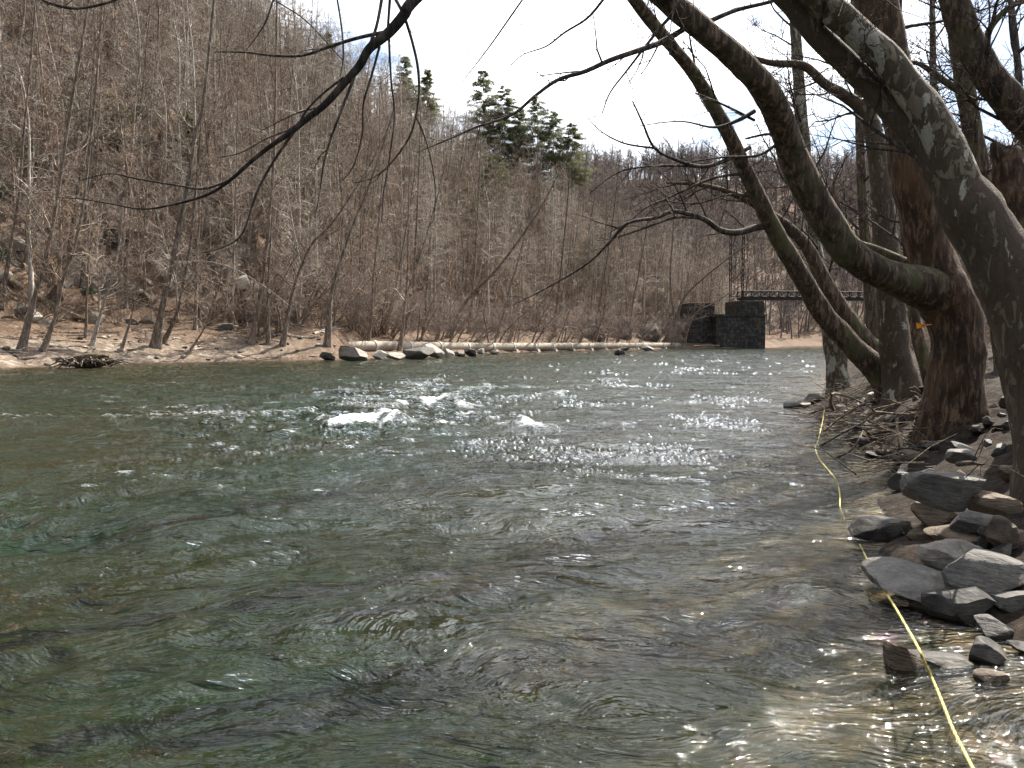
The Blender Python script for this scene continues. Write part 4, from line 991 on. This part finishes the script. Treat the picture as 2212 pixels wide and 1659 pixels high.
for i in range(90):
    a = rng.uniform(0, math.pi * 2); e = rng.uniform(-.15, .5); s = Vector((math.cos(a) * rng.uniform(.2, 1.5), math.sin(a) * .7 + .4, rng.uniform(-.1, .25)))
    d = Vector((math.cos(a) * math.cos(e), .6 * math.sin(a), math.sin(e) * .8)); L = rng.uniform(.4, 1.3)
    p = b0 + s; mb.tube([p, p + d * L * .5 + Vector((rng.gauss(0, .1), 0, .12)), p + d * L + Vector((rng.gauss(0, .2), 0, -.1))], [.06, .045, .02], 5)
rw = empty('root_wad', tuple(b0)); tag(rw, 'tangled root wad washed up at the far left waterline', 'root wad'); mb.build('roots', M['grey_bark'], rw, tuple(b0))
o = rock('root_core', (0, 0, 0), (2.7, 1.5, 1.1), M['bark'], rr, 0, (0, 0), 8, .6, 3); o.parent = rw; o.location = (0, .6, .2)

# ------------------------------------------------------------------ hillside wood
def proto_tree(h, r, seed, nb, lvl, sub, rmin, lean, blen, f0=.25, up=.35, fork=False):
    rng = random.Random(seed); mbT = MB(); p = Vector((0, 0, -.4)); pts = [p.copy()]; n = 8
    d = Vector((rng.gauss(lean[0], .05), rng.gauss(lean[1], .05), 1)).normalized()
    for i in range(n):
        d = (d + Vector((rng.gauss(0, .06), rng.gauss(0, .06), .06))).normalized(); p = p + d * (h / n); pts.append(p.copy())
    rad = [r * (1 - .9 * i / n) + rmin * .5 for i in range(n + 1)]; rad[0] *= 1.3
    q, rd = catmull(pts, rad, 22); mbT.tube(q, rd, 6); spawn(mbT, q, rd, rng, nb, f0, blen, lvl, rmin, (.6, 1.35), up * .7, .27, 6, sub, .56)
    return mbT
HILL = []
for i, (h, r, nb, lv, sub, ln, bl, mt) in enumerate([(15, .17, 20, 2, (6, 4), (.10, -.06), 4.2, 'twig'), (18, .20, 20, 2, (6, 4), (.06, -.04), 4.6, 'pale_bark'), (12, .12, 16, 2, (6, 4), (.16, -.1), 3.6, 'twig'), (16, .16, 20, 2, (6, 4), (.02, 0), 4.0, 'grey_bark'),
     (13, .13, 18, 2, (6, 4), (.2, -.1), 4.0, 'pale_bark'), (19, .2, 20, 2, (6, 4), (.05, -.02), 4.4, 'grey_bark'), (9, .09, 14, 2, (6, 4), (.2, -.15), 3.4, 'pale_bark'), (14, .14, 20, 2, (7, 4), (.0, -.1), 4.4, 'twig')]):
    o = proto_tree(h, r, 500 + i, nb, lv, sub, .016, ln, bl).build('bare_tree', M[mt]); HILL.append(o)
VAR = ['slim grey', 'tall pale', 'crooked brown', 'straight grey', 'leaning pale', 'tall straight', 'short spreading', 'broad crowned']
def place(o, x, y, z, s, rz):
    o.location = (x, y, z); o.scale = (s, s, s * 1.0); o.rotation_euler = (0, 0, rz); return o
used = set(); rng = random.Random(66)
cand = []
for (x, y, z, s) in left_pts(15000, 10, 170, 9, 28, 232):
    q = project(Vector((x, y, z)))
    if not q or q[0] < -160 or q[0] > 1560 or y < 38: continue
    cand.append((x, y, z, s))
pts_ok = []; cell = {}
for c in cand:
    md = 1.05 + .008 * c[1]; k = (int(c[0] // 3), int(c[1] // 3))
    if all((c[0] - e[0]) ** 2 + (c[1] - e[1]) ** 2 > md * md for a in (-1, 0, 1) for b in (-1, 0, 1) for e in cell.get((k[0] + a, k[1] + b), ())):
        pts_ok.append(c); cell.setdefault(k, []).append(c)
pts_ok.sort(key=lambda c: math.hypot(c[0], c[1]))
indiv, rest = pts_ok[:255], pts_ok[255:]
print('hill trees', len(pts_ok))
for i, (x, y, z, s) in enumerate(indiv):
    v = rng.randrange(len(HILL)); o = HILL[v]
    if v in used: o = o.copy(); C.objects.link(o)
    used.add(v); place(o, x, y, z, rng.uniform(.7, 1.12), rng.uniform(-.6, .6))
    band = 'low on' if s < 20 else ('halfway up' if s < 36 else 'high on')
    side = 'above the sandy bank' if y < 62 else ('above the pale boulders' if y < 88 else ('above the pipe' if y < 128 else 'above the stone abutment'))
    tag(o, '%s bare tree standing %s the wooded slope %s' % (VAR[v], band, side), 'tree', 'bare trees on the left hillside')
for v, o in enumerate(HILL):
    if v not in used: bpy.data.objects.remove(o)

def gn_scatter(name, pts, rots, scls, vars_, objs):
    me = bpy.data.meshes.new(name); me.vertices.add(len(pts)); me.vertices.foreach_set('co', np.asarray(pts, np.float32).ravel())
    o = bpy.data.objects.new(name, me); C.objects.link(o)
    a = me.attributes.new('rot', 'FLOAT_VECTOR', 'POINT'); a.data.foreach_set('vector', np.asarray(rots, np.float32).ravel())
    a = me.attributes.new('scl', 'FLOAT', 'POINT'); a.data.foreach_set('value', np.asarray(scls, np.float32))
    a = me.attributes.new('var', 'INT', 'POINT'); a.data.foreach_set('value', np.asarray(vars_, np.int32))
    g = bpy.data.node_groups.new(name, 'GeometryNodeTree')
    g.interface.new_socket('Geometry', in_out='INPUT', socket_type='NodeSocketGeometry'); g.interface.new_socket('Geometry', in_out='OUTPUT', socket_type='NodeSocketGeometry')
    gi = g.nodes.new('NodeGroupInput'); go = g.nodes.new('NodeGroupOutput'); jn = g.nodes.new('GeometryNodeJoinGeometry')
    def at(nm, ty):
        n_ = g.nodes.new('GeometryNodeInputNamedAttribute'); n_.data_type = ty; n_.inputs[0].default_value = nm; return n_.outputs[0]
    va, ro, sc = at('var', 'INT'), at('rot', 'FLOAT_VECTOR'), at('scl', 'FLOAT')
    for k, ob in enumerate(objs):
        cm = g.nodes.new('FunctionNodeCompare'); cm.data_type = 'INT'; cm.operation = 'EQUAL'
        ins = [s_ for s_ in cm.inputs if s_.type == 'INT']; g.links.new(va, ins[0]); ins[1].default_value = k
        oi = g.nodes.new('GeometryNodeObjectInfo'); oi.inputs['Object'].default_value = ob; oi.inputs['As Instance'].default_value = True
        ip = g.nodes.new('GeometryNodeInstanceOnPoints')
        g.links.new(gi.outputs[0], ip.inputs['Points']); g.links.new(cm.outputs[0], ip.inputs['Selection']); g.links.new(oi.outputs['Geometry'], ip.inputs['Instance'])
        g.links.new(ro, ip.inputs['Rotation']); g.links.new(sc, ip.inputs['Scale']); g.links.new(ip.outputs[0], jn.inputs[0])
    g.links.new(jn.outputs[0], go.inputs[0])
    md = o.modifiers.new('scatter', 'NODES'); md.node_group = g
    return o
HU = [o for v, o in enumerate(HILL) if v in used]
if rest:
    g = np.random.default_rng(3); n_ = len(rest)
    o = gn_scatter('hillside_woods', [(a, b, c) for a, b, c, d in rest], np.stack([np.zeros(n_), np.zeros(n_), g.uniform(-.7, .7, n_)], 1), g.uniform(.75, 1.15, n_), g.integers(0, len(HU), n_), HU)
    tag(o, 'mass of bare trees covering the upper hillside and its crest', 'woods', None, 'stuff')
OV = []
for i in range(4):
    rng2 = random.Random(940 + i); mb = MB(); h = (6.5, 8, 5.5, 7)[i]
    for st_ in range((2, 1, 3, 2)[i]):
        d = Vector((rng2.uniform(.1, .5), rng2.uniform(-.45, .0), 1)).normalized(); p = Vector((rng2.gauss(0, .2), rng2.gauss(0, .2), -.3)); ps = [p.copy()]
        for q_ in range(7): d = (d + Vector((rng2.gauss(.05, .13), rng2.gauss(-.03, .13), .02))).normalized(); p = p + d * h / 7; ps.append(p.copy())
        rs = [.11 * (1 - .85 * q_ / 7) for q_ in range(8)]; mb.tube(ps, rs, 6)
        spawn(mb, ps, rs, rng2, 13, .2, 3.4, 2, .010, (.9, 1.9), -.12, .36, 7, (7, 5), .62)
    OV.append(mb.build('bank_tree', M['thicket']))
rng = random.Random(21); n_o = 0; side = Vector((0, 0, 0))
for i in range(46):
    x = 560 + i * 20.5 + rng.uniform(-9, 9); d0 = float(np.interp(x, [560, 640, 720, 860, 1050, 1200, 1350, 1465, 1520], [63, 70, 74.5, 81.5, 95.5, 111, 129.5, 143, 143]))
    d = d0 + rng.choice((.9, 1.5, 2.6, 4.0, 6.0)); q = P(x, 740, d); o = OV[i % 4] if i < 4 else OV[i % 4].copy()
    if i >= 4: C.objects.link(o)
    s_ = rng.uniform(.75, 1.25); o.location = (q.x, q.y, gz(q.x, q.y)); o.scale = (s_,) * 3; o.rotation_euler = (0, 0, rng.uniform(-.7, .7))
    tag(o, 'twiggy %s tree hanging over the far bank %s' % (('two stemmed', 'single stemmed', 'three stemmed', 'twin stemmed')[i % 4], 'left of the pipe' if x < 720 else ('above the pale boulders' if x < 960 else ('above the middle of the pipe' if x < 1250 else ('above the far end of the pipe' if x < 1470 else 'in front of the stone abutment')))), 'tree', 'twiggy trees overhanging the pipe')
# shrubs: three kinds shown one by one near the bank, the rest as undergrowth
SH = []
for i in range(4):
    rng2 = random.Random(900 + i); mb = MB()
    for k in range(9):
        a = rng2.uniform(0, 6.28); d = Vector((math.cos(a) * .6, math.sin(a) * .6, 1)).normalized(); L = rng2.uniform(1.4, 3.0); p = Vector((math.cos(a) * .12, math.sin(a) * .12, -.1)); ps = [p.copy()]
        for s in range(5): d = (d + Vector((rng2.gauss(0, .2), rng2.gauss(0, .2), .0))).normalized(); p = p + d * L / 5; ps.append(p.copy())
        rs = [.03 * (1 - .7 * s / 5) for s in range(6)]; mb.tube(ps, rs, 4); spawn(mb, ps, rs, rng2, 6, .2, 1.1, 1, .009, (.4, 1.1), .1, .2, 4, (4,), .5)
    SH.append(mb.build('bare_shrub', M['twig']))
spots = [(250, 700), (480, 690), (760, 715), (940, 712)]
for o, (x, y) in zip(SH, spots):
    d = bank_d(x, y); p = P(x, y, d); o.location = (p.x, p.y, gz(p.x, p.y))
for o, l in zip(SH, ('leafless shrub on the leafy bank behind the bent pale trunk', 'leafless shrub at the slope foot left of the tall whitish trunk', 'leafless shrub behind the pipe above the pale boulders', 'leafless shrub behind the pipe by the leaning trunk')):
    tag(o, l, 'shrub', 'leafless shrubs on the far bank')
pts = [c for c in left_pts(8500, 8.5, 150, 17, 30, 232) if -40 > -99]
pts = [c for i, c in enumerate(pts) if not (c[1] < 75 and c[3] < 26 and i % 3)]
pts = [c for c in pts if (lambda q: q and -120 < q[0] < 1560)(project(Vector(c[:3])))]
g = np.random.default_rng(4); n_ = len(pts)
o = gn_scatter('hillside_undergrowth', [c[:3] for c in pts], np.stack([g.normal(.0, .15, n_), g.normal(0, .15, n_), g.uniform(0, 6.28, n_)], 1), g.uniform(.6, 1.8, n_), g.integers(0, 4, n_), SH)
tag(o, 'dense leafless brush between the trees on the hillside', 'undergrowth', None, 'stuff')

# far hill wood (beyond the bridge)
FT = []
for i in range(4):
    FT.append(proto_tree(15 + i, .22, 700 + i, 15, 1, (9,), .05, (.02, 0), 5.0, .3, .5).build('bare_tree', M['far_twig']))
fs = [P(1700, 720, 208), P(1745, 716, 212), P(1500, 640, 215), P(1660, 712, 206)]
for o, p, l in zip(FT, fs, ('first bare tree past the bridge on the far sandy bank', 'bare tree on the far bank seen under the bridge deck', 'bare tree rising behind the stone abutment', 'bare tree on the far bank just right of the abutment')):
    o.location = (p.x, p.y, gz(p.x, p.y)); tag(o, l, 'tree', 'bare trees beyond the bridge')
g = np.random.default_rng(8); x = g.uniform(20, 330, 9000); y = g.uniform(195, 400, 9000); z, rg, sl, sr, dd, up = height(x, y)
ok = (rg == 0) & (sl > 5); az = np.degrees(np.arctan2(x, y)); ok &= (az > 2) & (az < 36)
xs, ys, zs = x[ok][:2600], y[ok][:2600], z[ok][:2600]; n_ = len(xs)
o = gn_scatter('far_woods', np.stack([xs, ys, zs], 1), np.stack([np.zeros(n_), np.zeros(n_), g.uniform(0, 6.28, n_)], 1), g.uniform(.6, 1.05, n_), g.integers(0, 4, n_), FT)
tag(o, 'distant bare woods covering the hill beyond the bridge', 'woods', None, 'stuff')

# right bank wood behind the big trees
def right_pts(n, seed):
    g = np.random.default_rng(seed); out = []
    while len(out) < n:
        x = g.uniform(4, 130, 3000); y = g.uniform(16, 150, 3000); z, rg, sl, sr, dd, up = height(x, y); az = np.degrees(np.arctan2(x, y))
        ok = (rg == 1) & (sr > 2.5) & (az > 20) & (az < 40) & (y > 22)
        for i in np.nonzero(ok)[0]:
            out.append((x[i], y[i], z[i]))
            if len(out) >= n: break
    return out
RW = [proto_tree(h, r, 800 + i, nb, 2, (6, 4), .010, ln, bl).build('bare_tree', M['near_twig']) for i, (h, r, nb, ln, bl) in enumerate([(14, .16, 18, (-.08, -.03), 4), (17, .2, 20, (-.03, 0), 4.4), (11, .11, 16, (-.12, -.05), 3.4), (15, .15, 18, (.04, 0), 4)])]
rng = random.Random(12)
for i, (x, y, z) in enumerate(right_pts(80, 3)):
    v = i % 4; o = RW[v] if i < 4 else RW[v].copy()
    if i >= 4: C.objects.link(o)
    place(o, x, y, z, rng.uniform(.75, 1.15), rng.uniform(-.6, .6))
    tag(o, '%s bare tree in the woods behind the right bank trunks' % ('slim', 'tall', 'short', 'straight')[v], 'tree', 'bare trees behind the right bank')
pr = right_pts(600, 5); n_ = len(pr); g = np.random.default_rng(5)
o = gn_scatter('right_bank_undergrowth', pr, np.stack([g.normal(0, .1, n_), g.normal(0, .1, n_), g.uniform(0, 6.28, n_)], 1), g.uniform(.5, 1.1, n_), g.integers(0, 4, n_), SH)
tag(o, 'leafless brush on the ground behind the right bank trees', 'undergrowth', None, 'stuff')

# ------------------------------------------------------------------ evergreens
def conifer(h, rbase, seed, dens=1.0, m='needle', f0=.15):
    rng = random.Random(seed); T = MB(); Fo = MB()
    n = 10; pts = [Vector((rng.gauss(0, .08), rng.gauss(0, .08), h * i / n)) for i in range(n + 1)]; T.tube(pts, [.16 * (1 - .9 * i / n) + .015 for i in range(n + 1)], 6)
    vs = []; fs = []
    nb = int(70 * dens)
    for i in range(nb):
        if rng.random() < .22: continue
        f = f0 + (1 - f0) * (i + rng.random()) / nb; z = f * h; L = rbase * min(1.0, (1.06 - f) * 2.2) ** .8 * rng.uniform(.35, 1.2); a = rng.uniform(0, 6.28)
        d = Vector((math.cos(a), math.sin(a), rng.uniform(-.15, .25))); p0_ = Vector((0, 0, z)); q = p0_ + d * L + Vector((0, 0, -.12 * L))
        T.tube([p0_, p0_.lerp(q, .5) + Vector((0, 0, .06 * L)), q], [.03, .02, .008], 3)
        for k in range(int(85 + 70 * L)):
            u = rng.uniform(.2, 1.05); c = p0_.lerp(q, u) + Vector((rng.gauss(0, .22), rng.gauss(0, .22), rng.gauss(0, .14))) * (.5 + .4 * L * .5)
            e = Vector((rng.gauss(d.x, .7), rng.gauss(d.y, .7), rng.gauss(-.1, .5))).normalized() * rng.uniform(.18, .42); w = e.orthogonal().normalized() * rng.uniform(.03, .075)
            w.rotate(__import__('mathutils').Quaternion(e.normalized(), rng.uniform(0, 6.28)))
            b = len(vs); vs += [tuple(c), tuple(c + e * .6 + w), tuple(c + e), tuple(c + e * .6 - w)]; fs.append((b, b + 1, b + 2, b + 3))
    Fo.raw(vs, fs)
    return T, Fo
EV = []
def put_conifer(label, x, yt, yb, k, sc_w=1.0):
    best = None
    for i in range(220):
        d = 55 + i * .6; q = P(x, 600, d); z = gz(q.x, q.y); yy = project(Vector((q.x, q.y, z)))[1]
        if best is None or yy < best[1] - .5:
            best = (d, yy, z)
        if yy <= yb: break
    d, yy, z = best; q = P(x, 600, d); top = P(x, yt, d).z; H = max(4, top - z)
    root = empty('pine_tree', (q.x, q.y, z - .2)); tag(root, label, 'pine tree', 'evergreens on the hillside')
    f0_ = min(.45, max(.1, 1 - (yb - yt) * 1.35 / max(1, yy - yt)))
    T, Fo = conifer(H, min(max(1.6, (yb - yt) * .42 / F * d), 5.2) * sc_w, 40 + k, min(2.2, H / 8), 'needle', f0_)
    T.build('trunk', M['grey_bark'], root, (0, 0, 0)); Fo.build('crown', M['needle2'] if 'light' in label or 'yellowish' in label else M['needle'], root, (0, 0, 0), smooth=False)
def hill_d(x, y):
    for k in range(500):
        d = 45 + k * .4; q = P(x, y, d)
        if gz(q.x, q.y) >= q.z: return d
    return 150
for k, (lab, x, yt, yb) in enumerate([
 ('tallest dark pine of the group on the hill shoulder', 1160, 205, 330), ('dark pine left of the tallest one on the shoulder', 1120, 235, 345), ('dark pine right of the tallest on the shoulder', 1195, 240, 350), ('small pine at the right end of the shoulder group', 1235, 265, 370),
 ('light green pine lower on the slope below the shoulder', 1062, 330, 470), ('yellowish young pine beneath the light green one', 1085, 400, 480), ('dark pine on the crest behind the drooping bough', 880, 120, 200), ('narrow yellowish pine on the crest near the top of frame', 715, 70, 150),
 ('small dark pine on the crest left of the bare oak', 925, 150, 225), ('dark pine halfway down the skyline slope', 1045, 150, 280), ('pine peeking over the skyline left of the shoulder group', 1090, 185, 310), ('light green pine low beside the cliff', 1270, 520, 610),
 ('small dark pine far left on the slope', 250, 200, 330), ('yellowish small pine in mid slope', 410, 270, 330), ('light green pine behind the tall whitish trunk', 620, 350, 450), ('thin pine among bare trees above the pipe', 1010, 400, 500)]):
    put_conifer(lab, x, yt, yb, k, 1.0 if k not in (7, 13) else .7)
def leafbush(label, x, y, w, seed, n=700):
    d = hill_d(x, y); p = P(x, y, d); rng = random.Random(seed); z = gz(p.x, p.y); r = w * .5 / F * d
    root = empty('rhododendron', (p.x, p.y, z)); tag(root, label, 'bush', 'evergreen bushes at the left edge'); st_ = MB(); lf = MB(); vs = []; fs = []
    for i in range(9):
        a = rng.uniform(0, 6.28); q = Vector((math.cos(a) * r * .7, math.sin(a) * r * .7, r * rng.uniform(.8, 1.5))); st_.tube([Vector((0, 0, -.1)), q * .5 + Vector((0, 0, .2)), q], [.05, .035, .015], 4)
    for i in range(n):
        v = Vector((rng.gauss(0, 1), rng.gauss(0, 1), rng.gauss(0, 1))).normalized() * r * rng.uniform(.5, 1.05); v.z = abs(v.z) * 1.2 + r * .25
        if mnoise.noise(v * 1.3 + Vector((seed, 0, 0))) < -.12: continue
        e = Vector((rng.gauss(0, 1), rng.gauss(0, 1), rng.gauss(-.3, .4))).normalized() * rng.uniform(.14, .26); w_ = e.orthogonal().normalized() * .05; b = len(vs)
        vs += [tuple(v), tuple(v + e * .5 + w_), tuple(v + e), tuple(v + e * .5 - w_)]; fs.append((b, b + 1, b + 2, b + 3))
    lf.raw(vs, fs); st_.build('stems', M['grey_bark'], root); lf.build('leaves', M['leaf'], root, (0, 0, 0), smooth=False)
leafbush('glossy evergreen bush high at the left edge', 40, 365, 90, 1, 1400); leafbush('glossy evergreen bush lower at the left edge', 5, 440, 60, 2, 800); leafbush('small glossy evergreen bush right at the edge above the log', 4, 570, 50, 3, 600); leafbush('evergreen bush beneath the pipe end cliff', 1290, 630, 40, 4, 500); leafbush('dark evergreen bush in the hollow of the slope', 190, 640, 30, 5, 300)

# ------------------------------------------------------------------ sky, sun, camera
SUN_EL, SUN_AZ = 47.0, 40.0       # azimuth to the right of straight ahead
dv = Vector((math.sin(R(SUN_AZ)) * math.cos(R(SUN_EL)), math.cos(R(SUN_AZ)) * math.cos(R(SUN_EL)), math.sin(R(SUN_EL))))
w = bpy.data.worlds.new('World'); SC.world = w; w.use_nodes = True; nt = w.node_tree
for n_ in list(nt.nodes): nt.nodes.remove(n_)
n = N(nt)
sky = n('ShaderNodeTexSky'); sky.sky_type = 'NISHITA'; sky.sun_disc = False; sky.sun_elevation = R(SUN_EL); sky.sun_rotation = R(SUN_AZ); sky.air_density = 1.0; sky.dust_density = 1.0
gen = n('ShaderNodeTexCoord').outputs['Generated']
cl = n.noise(n.map(gen, (1, 1, 2.2)), 2.6, 7, .58, .35)
cm = n.ramp(cl, [(.415, 0.0), (.57, 1.0)])
dt = n('ShaderNodeVectorMath', operation='DOT_PRODUCT', ins={0: gen, 1: tuple(dv)}).outputs['Value']
lum = n.math('ADD', 1.4, n.math('MULTIPLY', n.math('POWER', n.math('MAXIMUM', n.math('ADD', n.math('MULTIPLY', dt, .6), .4), 0.0), 2.5), 21.0))
cc = n('ShaderNodeVectorMath', operation='SCALE', ins={0: (1, 1.015, 1.04), 'Scale': lum}).outputs[0]
col = n.mix(cm, sky.outputs[0], cc)
bg = n('ShaderNodeBackground', ins={'Color': col, 'Strength': .075})
o_ = n('ShaderNodeOutputWorld'); nt.links.new(bg.outputs[0], o_.inputs[0])
sd = bpy.data.lights.new('Sun', 'SUN'); sd.energy = 5.0; sd.angle = R(.53); sd.color = (1, .94, .84)
so = bpy.data.objects.new('Sun', sd); C.objects.link(so)
so.rotation_euler = dv.to_track_quat('Z', 'Y').to_euler(); so.location = (20, 20, 40)
cd = bpy.data.cameras.new('Camera'); cd.sensor_width = 36; cd.lens = 36 * F / 2212; cd.clip_start = .05; cd.clip_end = 3000
co = bpy.data.objects.new('Camera', cd); C.objects.link(co); co.location = (0, 0, CAMH); co.rotation_euler = (math.pi / 2 - PITCH, 0, 0)
SC.camera = co
SC.view_settings.view_transform = 'Standard'; SC.view_settings.look = 'None'; SC.view_settings.exposure = 1.3; SC.view_settings.gamma = 1
cy = SC.cycles; cy.use_denoising = True; cy.denoiser = 'OPENIMAGEDENOISE'; cy.denoising_input_passes = 'RGB_ALBEDO_NORMAL'; cy.denoising_prefilter = 'ACCURATE'; cy.max_bounces = 6; cy.diffuse_bounces = 2; cy.glossy_bounces = 3; cy.transparent_max_bounces = 8; cy.caustics_reflective = False; cy.caustics_refractive = False
cy.use_adaptive_sampling = False
